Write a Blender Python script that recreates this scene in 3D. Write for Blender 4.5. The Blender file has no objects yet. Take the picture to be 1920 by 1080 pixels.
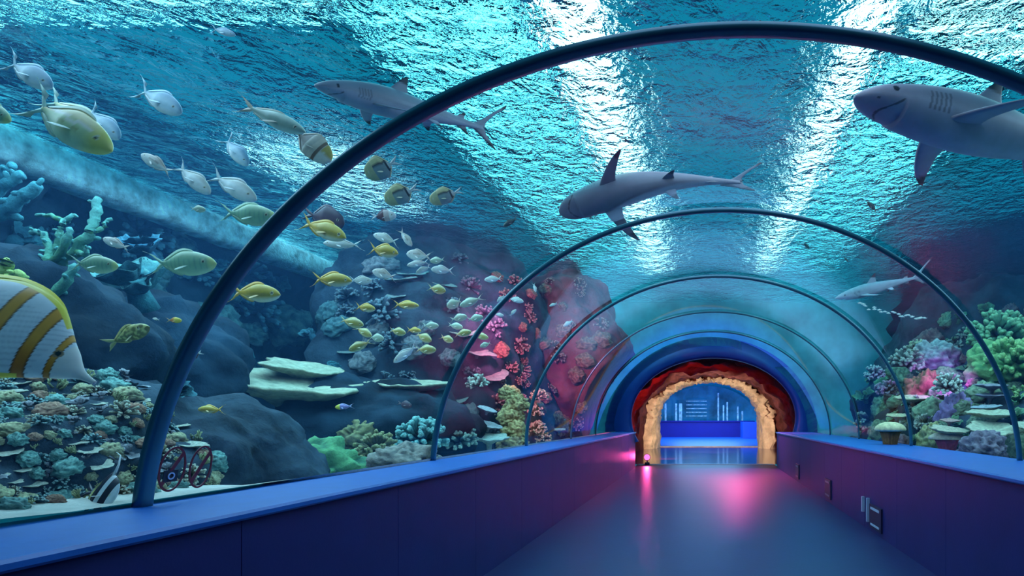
import bpy, bmesh, math, random
from math import sin, cos, pi, sqrt, atan2
from mathutils import Vector, Matrix, noise
random.seed(7)
S = bpy.context.scene
COL = S.collection
EYE = 1.23          # camera height
F = 1200.0          # focal length in pixels of the 1920 frame
VX, VY = 1320.0, 784.0

# ------------------------------------------------------------------ helpers
def P(px, py, Y):
    return Vector(((px - VX) / F * Y, Y, EYE - (py - VY) / F * Y))

def lerp(a, b, t): return a + (b - a) * t
def clamp(x, a=0.0, b=1.0): return max(a, min(b, x))
def sstep(a, b, x):
    t = clamp((x - a) / (b - a)); return t * t * (3 - 2 * t)
def interp(tab, x):
    if x <= tab[0][0]: return tab[0][1]
    for (x0, y0), (x1, y1) in zip(tab, tab[1:]):
        if x <= x1:
            t = (x - x0) / (x1 - x0); return y0 + (y1 - y0) * t
    return tab[-1][1]
def cinterp(tab, x):
    """smooth (Catmull-Rom) interpolation of a table"""
    n = len(tab)
    if x <= tab[0][0]: return tab[0][1]
    if x >= tab[-1][0]: return tab[-1][1]
    for i in range(n - 1):
        x0, y0 = tab[i]; x1, y1 = tab[i + 1]
        if x <= x1:
            xm, ym = tab[max(i - 1, 0)]; xp, yp = tab[min(i + 2, n - 1)]
            m0 = (y1 - ym) / (x1 - xm) if x1 != xm else 0
            m1 = (yp - y0) / (xp - x0) if xp != x0 else 0
            h = x1 - x0; t = (x - x0) / h
            return (2*t**3-3*t**2+1)*y0 + (t**3-2*t**2+t)*h*m0 + (-2*t**3+3*t**2)*y1 + (t**3-t**2)*h*m1

def fbm(v, octv=4, lac=2.1, gain=0.5):
    a, s, f = 1.0, 0.0, 1.0
    for _ in range(octv):
        s += a * noise.noise(v * f); a *= gain; f *= lac
    return s

class MB:
    """collects vertices, faces and a colour per vertex"""
    def __init__(s): s.v = []; s.f = []; s.c = []; s.fm = []
    def vert(s, p, c=(1, 1, 1)):
        s.v.append(tuple(p)); s.c.append(tuple(c)); return len(s.v) - 1
    def face(s, *idx): s.f.append(idx)
    def grid(s, rows, closed=False):
        for r0, r1 in zip(rows, rows[1:]):
            n = len(r0)
            for i in range(n if closed else n - 1):
                j = (i + 1) % n
                s.f.append((r0[i], r0[j], r1[j], r1[i]))
    def box(s, x0, x1, y0, y1, z0, z1, c=(1, 1, 1)):
        b = len(s.v)
        for z in (z0, z1):
            for x, y in ((x0, y0), (x1, y0), (x1, y1), (x0, y1)): s.vert((x, y, z), c)
        for q in ((0, 3, 2, 1), (4, 5, 6, 7), (0, 1, 5, 4), (1, 2, 6, 5), (2, 3, 7, 6), (3, 0, 4, 7)):
            s.f.append(tuple(b + i for i in q))
    def tube(s, pts, rad, n=8, c=(1, 1, 1), cap=True, c2=None):
        pts = [Vector(p) for p in pts]
        if not hasattr(rad, '__len__'): rad = [rad] * len(pts)
        rows = []; up = Vector((0.13, 0.21, 0.97)).normalized()
        for i, p in enumerate(pts):
            t = (pts[min(i + 1, len(pts) - 1)] - pts[max(i - 1, 0)])
            t = t.normalized() if t.length > 1e-9 else Vector((0, 0, 1))
            a = t.cross(up)
            if a.length < 1e-3: a = t.cross(Vector((1, 0, 0)))
            a.normalize(); b = t.cross(a)
            cc = c if c2 is None else tuple(lerp(c[k], c2[k], i / (len(pts) - 1)) for k in range(3))
            rows.append([s.vert(p + (a * cos(2*pi*k/n) + b * sin(2*pi*k/n)) * rad[i], cc) for k in range(n)])
        s.grid(rows, True)
        if cap:
            s.f.append(tuple(reversed(rows[0]))); s.f.append(tuple(rows[-1]))
    def build(s, name, mat, parent=None, smooth=True, colour=True):
        me = bpy.data.meshes.new(name)
        me.from_pydata(s.v, [], s.f); me.update()
        if colour:
            at = me.color_attributes.new('Col', 'FLOAT_COLOR', 'POINT')
            flat = []
            for c in s.c: flat.extend((c[0], c[1], c[2], 1.0))
            at.data.foreach_set('color', flat)
        if smooth: me.polygons.foreach_set('use_smooth', [True] * len(me.polygons))
        bm = bmesh.new(); bm.from_mesh(me); bmesh.ops.recalc_face_normals(bm, faces=bm.faces); bm.to_mesh(me); bm.free()
        for m in (mat if isinstance(mat, (list, tuple)) else [mat]): me.materials.append(m)
        o = bpy.data.objects.new(name, me); COL.objects.link(o)
        if parent: o.parent = parent
        return o

def tag(o, label=None, cat=None, group=None, kind=None):
    if label: o['label'] = label
    if cat: o['category'] = cat
    if group: o['group'] = group
    if kind: o['kind'] = kind
    return o
def struct(o, label=None): return tag(o, label, None, None, 'structure')
def empty(name, loc=(0, 0, 0)):
    o = bpy.data.objects.new(name, None); o.location = loc; COL.objects.link(o); o.empty_display_size = 0.1; return o

# ------------------------------------------------------------------ materials
def nodes_of(name):
    m = bpy.data.materials.new(name); m.use_nodes = True
    nt = m.node_tree; nt.nodes.clear()
    out = nt.nodes.new('ShaderNodeOutputMaterial')
    return m, nt, out
def N(nt, typ, **kw):
    n = nt.nodes.new(typ)
    for k, v in kw.items():
        if k in n.inputs: n.inputs[k].default_value = v
        else: setattr(n, k, v)
    return n
def L(nt, a, ao, b, bi): nt.links.new(a.outputs[ao], b.inputs[bi])
def rgb(c): return (c[0], c[1], c[2], 1.0)

def mat_plain(name, col, rough=0.5, metal=0.0, spec=0.5, var=0.0, scale=6.0, bump=0.0, bscale=40.0, attr=False, coat=0.0):
    """painted or natural surface: base colour (or the mesh's own colour pattern) with noise wear and a bump"""
    m, nt, out = nodes_of(name)
    b = N(nt, 'ShaderNodeBsdfPrincipled', Roughness=rough, Metallic=metal)
    b.inputs['Specular IOR Level'].default_value = spec
    b.inputs['Coat Weight'].default_value = coat
    tc = N(nt, 'ShaderNodeTexCoord')
    if attr:
        src = N(nt, 'ShaderNodeVertexColor', layer_name='Col'); so = 'Color'
    else:
        src = N(nt, 'ShaderNodeRGB'); src.outputs[0].default_value = rgb(col); so = 0
    if var > 0:
        nz = N(nt, 'ShaderNodeTexNoise', Scale=scale, Detail=5.0, Roughness=0.6)
        L(nt, tc, 'Object', nz, 'Vector')
        mr = N(nt, 'ShaderNodeMapRange'); mr.inputs[1].default_value = 0.3; mr.inputs[2].default_value = 0.7
        mr.inputs[3].default_value = 1 - var; mr.inputs[4].default_value = 1 + var
        L(nt, nz, 'Fac', mr, 0)
        mx = N(nt, 'ShaderNodeVectorMath', operation='SCALE')
        nt.links.new(src.outputs[so], mx.inputs[0]); nt.links.new(mr.outputs[0], mx.inputs['Scale'])
        nt.links.new(mx.outputs[0], b.inputs['Base Color'])
    else:
        nt.links.new(src.outputs[so], b.inputs['Base Color'])
    if bump > 0:
        n2 = N(nt, 'ShaderNodeTexNoise', Scale=bscale, Detail=6.0, Roughness=0.65)
        L(nt, tc, 'Object', n2, 'Vector')
        bp = N(nt, 'ShaderNodeBump', Strength=bump, Distance=0.03)
        L(nt, n2, 'Fac', bp, 'Height'); L(nt, bp, 'Normal', b, 'Normal')
    L(nt, b, 0, out, 'Surface')
    return m

def mat_emit(name, col, strength):
    m, nt, out = nodes_of(name)
    e = N(nt, 'ShaderNodeEmission', Strength=strength); e.inputs['Color'].default_value = rgb(col)
    L(nt, e, 0, out, 'Surface'); return m

def mat_water():
    m, nt, out = nodes_of('water_surface')
    tc = N(nt, 'ShaderNodeTexCoord')
    mp = N(nt, 'ShaderNodeMapping'); mp.inputs['Scale'].default_value = (1.0, 0.8, 1.0)
    L(nt, tc, 'Object', mp, 'Vector')
    n1 = N(nt, "ShaderNodeTexNoise", Scale=4.5, Detail=4.0, Roughness=0.55, Distortion=0.6)
    n2 = N(nt, "ShaderNodeTexNoise", Scale=14.0, Detail=3.0, Roughness=0.5, Distortion=0.4)
    L(nt, mp, 0, n1, 'Vector'); L(nt, mp, 0, n2, 'Vector')
    ma = N(nt, 'ShaderNodeMath', operation='MULTIPLY_ADD'); ma.inputs[1].default_value = 0.35
    L(nt, n2, 'Fac', ma, 0); L(nt, n1, 'Fac', ma, 2)
    bp = N(nt, 'ShaderNodeBump', Strength=1.0, Distance=WATER['bump'])
    L(nt, ma, 0, bp, 'Height')
    g = N(nt, 'ShaderNodeBsdfGlass', Roughness=0.0, IOR=WATER['ior']); g.inputs['Color'].default_value = (0.58, 0.96, 1.0, 1)
    L(nt, bp, 'Normal', g, 'Normal')
    L(nt, g, 0, out, 'Surface'); return m
WATER = dict(bump=0.20, ior=1.045)

def mat_acrylic():
    m, nt, out = nodes_of('acrylic')
    t = N(nt, 'ShaderNodeBsdfTransparent'); t.inputs['Color'].default_value = (0.97, 0.99, 1.0, 1)
    g = N(nt, 'ShaderNodeBsdfGlossy', Roughness=0.02); g.inputs['Color'].default_value = (0.9, 0.95, 1.0, 1)
    lw = N(nt, 'ShaderNodeLayerWeight', Blend=0.5)
    pw = N(nt, 'ShaderNodeMath', operation='POWER'); pw.inputs[1].default_value = 6.0
    ml = N(nt, 'ShaderNodeMath', operation='MULTIPLY_ADD'); ml.inputs[1].default_value = 0.42; ml.inputs[2].default_value = 0.015
    L(nt, lw, 'Facing', pw, 0); L(nt, pw, 0, ml, 0)
    mx = N(nt, 'ShaderNodeMixShader')
    L(nt, ml, 0, mx, 0); L(nt, t, 0, mx, 1); L(nt, g, 0, mx, 2)
    L(nt, mx, 0, out, 'Surface'); return m

# ------------------------------------------------------------------ the tunnel's cross-section along Y
AR = [2.49, 5.19, 7.92, 10.6, 13.03]
def tun(Y):
    """centre x, centre z, half width, half height of the elliptical acrylic vault"""
    xc = 0.182
    zc = interp([(2.49, -0.539), (5.19, -0.4385), (7.92, -0.335)], Y) + EYE
    b = interp([(2.49, 2.074), (5.19, 2.146), (7.92, 2.11)], Y)
    return xc, zc, 2.402, b
ZL = EYE - 0.344
def inside(p, m=0.0):
    xc, zc, a, b = tun(p.y)
    return ((p.x - xc) / (a + m)) ** 2 + ((p.z - zc) / (b + m)) ** 2 < 1
def exitY(px, py, m=0.05):
    Y = 0.3
    while Y < 15.5:
        if not inside(P(px, py, Y), m): return Y
        Y += 0.02
    return Y
def arc(Y, off=0.0, n=64, zfoot=None):
    xc, zc, a, b = tun(Y); a += off; b += off
    zf = ZL if zfoot is None else zfoot
    t0 = math.asin(clamp((zf - zc) / b, -1, 1))
    return [(xc - a * cos(lerp(t0, pi - t0, i / n)), zc + b * sin(lerp(t0, pi - t0, i / n))) for i in range(n + 1)]

SURF = 4.13
YEND = 16.0
YB = -2.5
XL, XR = -7.6, 9.5
XLI, XRI = -1.72, 1.82          # corridor walls

# ------------------------------------------------------------------ shared materials
M = {}
M['acrylic'] = mat_acrylic()
M['rib'] = mat_plain('rib_paint', (0.025, 0.13, 0.19), 0.28, 0.3, 0.6, 0.1, 5)
M['wall'] = mat_plain('wall_paint', (0.012, 0.016, 0.125), 0.45, 0, 0.4, 0.10, 3.0, 0.05, 60)
M['ledge'] = mat_plain('ledge_paint', (0.014, 0.125, 0.50), 0.35, 0, 0.5, 0.08, 8.0, 0.05, 60)
M['floor'] = mat_plain('corridor_floor', (0.013, 0.021, 0.105), 0.36, 0, 0.38, 0.10, 2.0, 0.04, 30)
M['tile'] = mat_plain('glossy_tile', (0.05, 0.04, 0.2), 0.12, 0, 0.6, 0.05, 2.0)
M['rock'] = mat_plain('reef_rock', (0.030, 0.050, 0.075), 0.9, 0, 0.2, 0.75, 2.2, 1.0, 7)
M['rock_dark'] = mat_plain('reef_rock_dark', (0.012, 0.028, 0.048), 0.9, 0, 0.2, 0.8, 1.6, 1.0, 5)
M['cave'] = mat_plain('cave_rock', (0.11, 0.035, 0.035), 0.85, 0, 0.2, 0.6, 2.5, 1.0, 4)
M['cream_rock'] = mat_plain('cream_rock', (0.74, 0.64, 0.46), 0.85, 0, 0.2, 0.35, 3.5, 1.0, 5)
M['red_light_rock'] = mat_plain('rock_with_red_light', (0.17, 0.045, 0.06), 0.9, 0, 0.2, 0.8, 2.0, 1.0, 6)  # the red lamplight is put into this rock's base colour
M['sand'] = mat_plain('sand', (0.62, 0.60, 0.55), 0.95, 0, 0.1, 0.2, 5, 0.4, 25)
M['blue_ring'] = mat_plain('portal_blue', (0.010, 0.055, 0.32), 0.4, 0, 0.4, 0.08, 2)
M['far_blue'] = mat_plain('far_blue', (0.02, 0.12, 0.60), 0.4, 0, 0.4, 0.08, 2)
M['far_navy'] = mat_plain('far_navy', (0.005, 0.012, 0.26), 0.5, 0, 0.4, 0.08, 2)
M['far_water'] = mat_plain('far_water_wall', (0.10, 0.50, 0.85), 0.5, 0, 0.3, 0.5, 0.8)
M['concrete'] = mat_plain('wet_concrete', (0.55, 0.74, 0.80), 0.6, 0, 0.4, 0.6, 5.0, 1.0, 14)
M['end_reflection'] = mat_plain('tank_end_reflection', (0.07, 0.44, 0.52), 0.6, 0, 0.3, 0.4, 1.2)  # cyan of the bright mirrored water is put into this colour
M['water'] = mat_water()
M['sign_red'] = mat_plain('sign_red', (0.16, 0.01, 0.02), 0.5)
M['sign_black'] = mat_plain('sign_black', (0.012, 0.01, 0.02), 0.5)
M['dark_metal'] = mat_plain('dark_metal', (0.02, 0.02, 0.06), 0.4, 0.2)
M['pale_metal'] = mat_plain('pale_metal', (0.45, 0.55, 0.75), 0.35, 0.2)

# ------------------------------------------------------------------ acrylic bays
bays = [YB, 2.49, 5.19, 7.92, 10.6, 13.03, YEND]
for k, (y0, y1) in enumerate(zip(bays, bays[1:])):
    mb = MB(); rows = []
    for j in range(9):
        Y = lerp(y0, y1, j / 8)
        rows.append([mb.vert((x, Y, z)) for x, z in arc(Y, 0.0, 72)])
    mb.grid(rows)
    o = mb.build('window_%d' % (k + 1), M['acrylic'], colour=False); struct(o, 'clear acrylic vault panel of the tunnel')

# ribs
rib_lab = ['thick dark teal steel arch nearest the camera, crossing in front of the upper shark',
           'second dark arch along the tunnel, thin, behind the thick nearest arch',
           'third dark arch along the tunnel, rising past the red lit rock',
           'fourth arch along the tunnel, a hairline before the teal glow',
           'fifth arch along the tunnel, the last one before the blue portal ring']
for k, Y in enumerate(AR):
    mb = MB(); wd = (0.07 if k == 0 else 0.045) ; th = (0.044 if k == 0 else 0.038) if k < 3 else 0.028
    if k > 2: wd = 0.03
    prof = []
    for a in range(12):
        t = 2 * pi * a / 12
        sx = abs(cos(t)) ** 0.6 * (1 if cos(t) > 0 else -1); sy = abs(sin(t)) ** 0.6 * (1 if sin(t) > 0 else -1)
        prof.append((sx * th / 2, sy * wd / 2))
    rows = []
    n = 168
    xc, zc, aa, bb = tun(Y)
    zf = ZL - 0.0; t0 = math.asin((zf - zc) / bb)
    for i in range(n + 1):
        t = lerp(t0, pi - t0, i / n)
        r = []
        for (pr, py_) in prof:
            o_ = -th / 2 + pr - 0.002
            r.append(mb.vert((xc - (aa + o_) * cos(t), Y + py_, zc + (bb + o_) * sin(t))))
        rows.append(r)
    mb.grid(rows, True); mb.f.append(tuple(reversed(rows[0]))); mb.f.append(tuple(rows[-1]))
    root = mb.build('tunnel_rib', M['rib'], colour=False)
    tag(root, rib_lab[k], 'arch', 'steel arches of the tunnel')

# ------------------------------------------------------------------ low walls, ledges, floor
def seam_wall(name, x, side, lab):
    mb = MB()
    y = YB
    prev = None
    xo = x + side * 0.05
    ys = []
    while y < YEND: ys.append(y); y += 1.22
    ys.append(YEND)
    for y0, y1 in zip(ys, ys[1:]):
        mb.box(min(x, xo), max(x, xo), y0 + 0.002, y1 - 0.002, 0.0, ZL - 0.03)
    mb.box(min(x + side * .006, xo + side * .03), max(x + side * .006, xo + side * .03), YB, YEND, 0, ZL - 0.03)
    struct(mb.build(name, M['wall'], smooth=False, colour=False), lab)
seam_wall('wall_left', XLI, -1, 'navy blue low wall under the left ledge')
seam_wall('wall_right', XRI, 1, 'navy purple low wall under the right ledge')
def ledge(name, x0, x1, lab, lip):
    mb = MB(); rows = []
    sgn = 1 if x1 > x0 else -1
    # profile from lip underside, rounded nose, top, to glass
    pr = [(x0 + sgn * 0.03, ZL - 0.034), (x0 - sgn * 0.02, ZL - 0.034), (x0 - sgn * 0.026, ZL - 0.026), (x0 - sgn * 0.026, ZL - 0.010), (x0 - sgn * 0.018, ZL), (x0 + sgn * 0.1, ZL), (x1, ZL), (x1 + sgn * 0.05, ZL), (x1 + sgn * 0.05, ZL - 0.6)]
    for Y in [lerp(YB, YEND, i / 60) for i in range(61)]:
        rows.append([mb.vert((x, Y, z)) for x, z in pr])
    mb.grid(rows)
    o = mb.build(name, M['ledge'], colour=False, smooth=False); struct(o, lab)
ledge('trim_1', XLI, -2.25, 'bright blue ledge top along the left wall', 0)
ledge('trim_2', XRI, 2.60, 'blue ledge top along the right wall', 0)
mb = MB()
rows = [[mb.vert((x, y, 0)) for x in (XLI - 0.05, XLI, 0, XRI, XRI + 0.05)] for y in [lerp(YB, 17.0, i / 20) for i in range(21)]]
mb.grid(rows); struct(mb.build('floor', M['floor'], colour=False), 'dark blue corridor floor')
mb = MB()
mb.grid([[mb.vert((x, y, 0.0)) for x in (-3.6, 0, 4.0)] for y in (17.0, 22, 27.3)])
struct(mb.build('floor_portal', M['tile'], colour=False), 'glossy purple floor before the rock portal')
mb = MB(); mb.box(-2.2, 2.6, 27.25, 27.45, 0.0, 0.025)
struct(mb.build('trim_3', M['cream_rock'], smooth=False, colour=False), 'pale threshold strip under the rock portal')
mb = MB(); mb.box(XLI - .02, XRI + .02, 16.9, 17.06, 0.0, 0.012)
struct(mb.build('trim_4', M['pale_metal'], smooth=False, colour=False), 'metal floor joint strip')
# wall behind the camera
mb = MB(); mb.box(-2.3, 2.7, YB - 0.1, YB, 0, 3.2)
struct(mb.build('wall_rear', M['wall'], smooth=False, colour=False))

# ------------------------------------------------------------------ blue portal ring
mb = MB()
rx, ra, rb = 0.24, 2.08, 1.50
def ring_pt(t, off, Y):
    return (rx - (ra + off) * cos(t), Y, EYE + (rb + off) * max(sin(t), -9) if True else 0)
rows = []
n = 72; t0 = -0.42
def ring_row(fx, fz_c, a, b, Y):
    return [mb.vert((fx - a * cos(lerp(t0, pi - t0, i / n)), Y, fz_c + b * sin(lerp(t0, pi - t0, i / n)))) for i in range(n + 1)]
xc, zc, aa, bb = tun(YEND)
z_in = EYE + 0.02
for (fx, fz, a, b, Y) in ((xc, zc + 0.0, aa + 0.25, bb + 0.25, YEND - 0.02), (xc, zc, aa - 0.015, bb - 0.0 + 0.03, YEND - 0.02), (xc, zc, aa - 0.05, bb, YEND - 0.06), (rx, z_in, ra + 0.06, rb + 0.04, YEND - 0.06), (rx, z_in, ra, rb, YEND - 0.02), (rx, z_in, ra, rb, YEND + 0.3)):
    rows.append(ring_row(fx, fz, a, b, Y))
mb.grid(rows)
struct(mb.build('wall_portal', M['blue_ring'], colour=False), 'blue ring wall closing the tunnel end')

# ------------------------------------------------------------------ rock chamber and portal
def cave_ring(mb, cx, a, b, zc, Y, n, amp, freq, seed, full=False):
    r = []
    for i in range(n + 1):
        t = lerp(0, pi, i / n)
        x = cx - a * cos(t); z = zc + b * sin(t)
        r.append((x, z, t))
    pts = [(cx - a, -0.05), (cx - a, zc * .33), (cx - a, zc * .66)] + [(x, z) for x, z, t in r] + [(cx + a, zc * .66), (cx + a, zc * .33), (cx + a, -0.05)]
    out = []
    for (x, z) in pts:
        d = fbm(Vector((x * freq + seed, Y * freq, z * freq)), 4) * amp
        dx, dz = x - cx, z - zc
        l = max(0.3, sqrt(dx * dx + dz * dz)); k = 1 + d / l
        zz = zc + dz * k if z > 0 else -0.05
        out.append(mb.vert((cx + dx * k, Y + 0.5 * amp * noise.noise(Vector((x * freq, z * freq, Y + seed))), zz)))
    return out
mb = MB()
rows = [cave_ring(mb, 0.3, 2.75, 2.0, 0.95, lerp(16.2, 26.2, i / 40), 60, 0.30, 1.3, 3.0) for i in range(41)]
mb.grid(rows); struct(mb.build('wall_cave', M['cave'], colour=False), 'dark red lit rock walls of the passage beyond the tunnel')
mb = MB(); rows = []
for (a, b, zc, Y, am) in ((2.9, 1.95, 1.1, 26.3, .2), (2.62, 1.78, 1.1, 25.55, .16), (2.35, 1.62, 1.15, 25.5, .14), (2.16, 1.56, 1.2, 25.7, .12), (2.08, 1.52, 1.25, 26.2, .10), (2.08, 1.5, 1.25, 27.0, .08), (2.10, 1.5, 1.25, 27.5, .05), (3.2, 2.2, 1.25, 27.6, .05)):
    rows.append((a, b, zc, Y, am))
fine = []
for q0, q1 in zip(rows, rows[1:]):
    for i in range(4): fine.append(tuple(lerp(q0[k], q1[k], i / 4) for k in range(5)))
fine.append(rows[-1])
rr = [cave_ring(mb, 0.19, q[0], q[1], q[2], q[3], 150, q[4] * 1.7, 3.6, 11.0) for q in fine]
mb.grid(rr); struct(mb.build('wall_rock_arch', M['cream_rock'], colour=False), 'cream rock archway around the blue room')

# ------------------------------------------------------------------ far blue room
mb = MB(); mb.grid([[mb.vert((x, y, 0.0)) for x in (-3.4, 0, 4)] for y in (27.4, 34, 42)])
struct(mb.build('floor_far', M['far_blue'], colour=False), 'blue floor of the far room')
mb = MB(); mb.box(-4.5, 3.3, 41.6, 42.0, 0, 1.0); mb.box(-4.5, 3.3, 41.5, 42.05, 1.0, 1.06)
struct(mb.build('wall_far', M['far_navy'], smooth=False, colour=False), 'dark blue low wall across the far room')
mb = MB(); mb.box(2.35, 3.4, 38.5, 41.6, 0, 1.0)
struct(mb.build('wall_far_side', M['far_blue'], smooth=False, colour=False))
mb = MB(); rows = []
for Y in [lerp(27.6, 47, i / 20) for i in range(21)]:
    rows.append([mb.vert((0.2 - 4.2 * cos(t), Y, 0.0 + 3.6 * sin(t))) for t in [lerp(0, pi, i / 40) for i in range(41)]])
mb.grid(rows); struct(mb.build('ceiling_far', M['far_water'], colour=False), 'light blue vault of the far room')
mb = MB(); mb.grid([[mb.vert((x, 47, z)) for x in (-5, 0, 5)] for z in (0, 2, 4)])
struct(mb.build('wall_far_end', M['far_water'], colour=False))
# acrylic mullions seen in the far room
mb = MB()
for x in (-2.6, -1.9, -1.65): mb.box(x, x + (0.12 if x != -1.65 else 0.2), 42.3, 42.4, 1.06, 2.2)
for z in (1.35, 1.6, 1.85, 2.1, 2.35): mb.box(-1.2, 0.2, 43.2, 43.25, z, z + 0.05)
for x, h in ((0.9, 2.9), (1.25, 2.1), (1.5, 2.3), (2.2, 2.0), (2.5, 1.7)): mb.box(x, x + 0.1, 42.6, 42.7, 1.06, h)
struct(mb.build('trim_5', M['concrete'], smooth=False, colour=False), 'pale window bars of the far blue room')

# ------------------------------------------------------------------ water surface and hall above
mb = MB(); rows = []
nx, ny = 190, 210
for j in range(ny + 1):
    y = lerp(YB - .3, YEND + 0.6, j / ny); r = []
    for i in range(nx + 1):
        x = lerp(XL - 0.4, XR + .4, i / nx)
        h = 0.035 * fbm(Vector((x * 0.9, y * 0.75, 1.7)), 3) + 0.012 * noise.noise(Vector((x * 3.1, y * 2.6, 5.0)))
        r.append(mb.vert((x, y, SURF + h)))
    rows.append(r)
mb.grid(rows)
w = mb.build('water_surface', M['water'], colour=False); struct(w, 'rippled water surface seen from below')
# make sure the normals point up (air side)
me = w.data
if sum(p.normal.z for p in me.polygons) < 0: me.flip_normals()

lampmats = {}
def lamp_panel(x0, x1, y0, y1, z, col, st, lab):
    key = (col, st)
    if key not in lampmats: lampmats[key] = mat_emit('lamp_diffuser', col, st)
    root = empty('lamp_panel', ((x0 + x1) / 2, (y0 + y1) / 2, z))
    tag(root, lab, 'lamp', 'luminous ceiling panels above the water')
    a, b = (x1 - x0) / 2, (y1 - y0) / 2
    mb = MB(); mb.box(-a, a, -b, b, 0, 0.02); mb.build('diffuser', lampmats[key], root, smooth=False, colour=False)
    mb = MB()
    for q in ((-a - .04, -a, -b - .04, b + .04), (a, a + .04, -b - .04, b + .04), (-a, a, -b - .04, -b), (-a, a, b, b + .04)): mb.box(*q, -0.01, 0.06)
    mb.build('frame', M['pale_metal'], root, smooth=False, colour=False)
    if x1 - x0 > 1.2:
        mb = MB(); k = -b + .3
        while k < b:
            mb.box(-a, a, k, k + .13, -.05, -.01); k += .46
        mb.build('ripple_break_bars', M['dark_metal'], root, smooth=False, colour=False)  # unseen bars added so the ripples break the light into dashes
ZP = 5.1
CY = (0.22, 0.86, 1.0)
lamp_panel(-3.6, -1.75, 5.2, 22, ZP, CY, 4.4, 'broad cyan luminous panel above the water, on the fish school side')
lamp_panel(-1.64, -0.98, 5.6, 20, ZP + .02, (0.86, 0.97, 1.0), 4.0, 'white strip lamp above the water on the fish school side of the tunnel')
lamp_panel(1.45, 1.90, 5.6, 22, ZP + .02, (0.86, 0.97, 1.0), 4.0, 'white strip lamp above the water over the big shark')
lamp_panel(2.02, 3.6, 7.3, 22, ZP, CY, 4.4, 'broad cyan luminous panel above the water beside the big shark')
lamp_panel(-9.0, -3.7, 4.4, 6.4, ZP, (0.35, 0.9, 1.0), 4.0, 'added dim cyan panel above the water over the butterflyfish end of the tank')  # from here on, unseen panels added to brighten patches of the ripples
lamp_panel(-0.9, 1.4, 4.4, 5.45, ZP, CY, 2.8, 'small added cyan panel above the nearest arch')
lamp_panel(-7.0, -5.3, 9.4, 12.8, ZP - .05, (0.75, 0.9, 1.0), 4.0, 'added white panel above the water for the glare behind the olive butterflyfish pair')  # unseen, added to make the white glare on the surface
lamp_panel(2.1, 6.0, 5.4, 7.2, ZP, (0.6, 0.95, 1.0), 4.0, 'added bright panel above the water at the near corner over the big shark')

# ------------------------------------------------------------------ tank shell and rocks
def push_out(p, m):
    if p.y > YEND + .5: return p
    xc, zc, a, b = tun(p.y)
    dx, dz = p.x - xc, p.z - zc
    r = sqrt((dx / (a + m)) ** 2 + (dz / (b + m)) ** 2)
    if r < 1 and r > 1e-6:
        p = Vector((xc + dx / r, p.y, zc + dz / r))
    return p
def blob(name, c, r, amp, freq, mat, sub=6, seed=0.0, parent=None, zmin=0.35, keep=0.12, zmax=None):
    bm = bmesh.new(); bmesh.ops.create_icosphere(bm, subdivisions=sub, radius=1.0)
    for v in bm.verts:
        d = v.co.copy()
        q = Vector((d.x * r[0], d.y * r[1], d.z * r[2]))
        f = fbm(q * freq + Vector((seed, seed * 2, seed * 3)), 5, 2.2, 0.5)
        rd = abs(noise.noise(q * freq * 2.3 + Vector((seed, 9, 1))))
        q = q + d * (f * amp + rd * amp * 0.6)
        p = Vector(c) + q
        p = push_out(p, keep)
        if p.z < zmin: p.z = zmin
        if zmax and p.z > zmax: p.z = zmax
        v.co = p
    me = bpy.data.meshes.new(name); bm.to_mesh(me); bm.free()
    me.polygons.foreach_set('use_smooth', [True] * len(me.polygons)); me.materials.append(mat)
    o = bpy.data.objects.new(name, me); COL.objects.link(o); return o

# sand bed
mb = MB(); rows = []
for j in range(91):
    y = lerp(YB, YEND, j / 90); r = []
    for i in range(41):
        x = lerp(XL, -2.205, i / 40)
        z = 0.60 + 0.31 * sstep(-2.95, -2.45, x) * (1 - sstep(3.0, 4.4, y)) + 0.05 * fbm(Vector((x * 1.2, y * 1.2, 0)), 3)
        if x > -2.33: z = max(z, lerp(z, ZL + .018, sstep(-2.33, -2.26, x)))
        r.append(mb.vert((x, y, z)))
    rows.append(r)
mb.grid(rows); struct(mb.build('floor_sand_left', M['sand'], colour=False), 'pale sand bed left of the tunnel')
mb = MB(); rows = []
for j in range(91):
    y = lerp(YB, YEND, j / 90)
    rows.append([mb.vert((x, y, 0.62 + 0.06 * fbm(Vector((x, y, 3)), 3))) for x in [lerp(2.64, XR, i / 40) for i in range(41)]])
mb.grid(rows); struct(mb.build('floor_sand_right', M['sand'], colour=False), 'pale sand bed right of the tunnel')
# tank back wall left, rough rock
def rock_wall(name, pts, z0, z1, amp, freq, mat, seed, nu=120, nv=50, lean=0.0):
    mb = MB(); rows = []
    seg = [0]
    for a, b in zip(pts, pts[1:]): seg.append(seg[-1] + (Vector(b) - Vector(a)).length)
    tx = [(s, p[0]) for s, p in zip(seg, pts)]; ty = [(s, p[1]) for s, p in zip(seg, pts)]
    for i in range(nu + 1):
        s = seg[-1] * i / nu
        x, y = cinterp(tx, s), cinterp(ty, s)
        x2, y2 = cinterp(tx, min(s + .1, seg[-1])), cinterp(ty, min(s + .1, seg[-1])); x1, y1 = cinterp(tx, max(s - .1, 0)), cinterp(ty, max(s - .1, 0))
        t = Vector((x2 - x1, y2 - y1, 0)).normalized(); nrm = Vector((t.y, -t.x, 0))
        r = []
        for k in range(nv + 1):
            v = k / nv; z = lerp(z0, z1, v)
            q = Vector((x, y, z))
            d = amp * (fbm(q * freq + Vector((seed, 0, seed)), 5) + 0.7 * abs(noise.noise(q * freq * 2.1))) * (1 - 0.8 * sstep(0.85, 1.0, v))
            p = q + nrm * (d + lean * (1 - v))
            p = push_out(p, 0.12)
            r.append(mb.vert(p))
        rows.append(r)
    mb.grid(rows); return mb.build(name, mat, colour=False)
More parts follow.
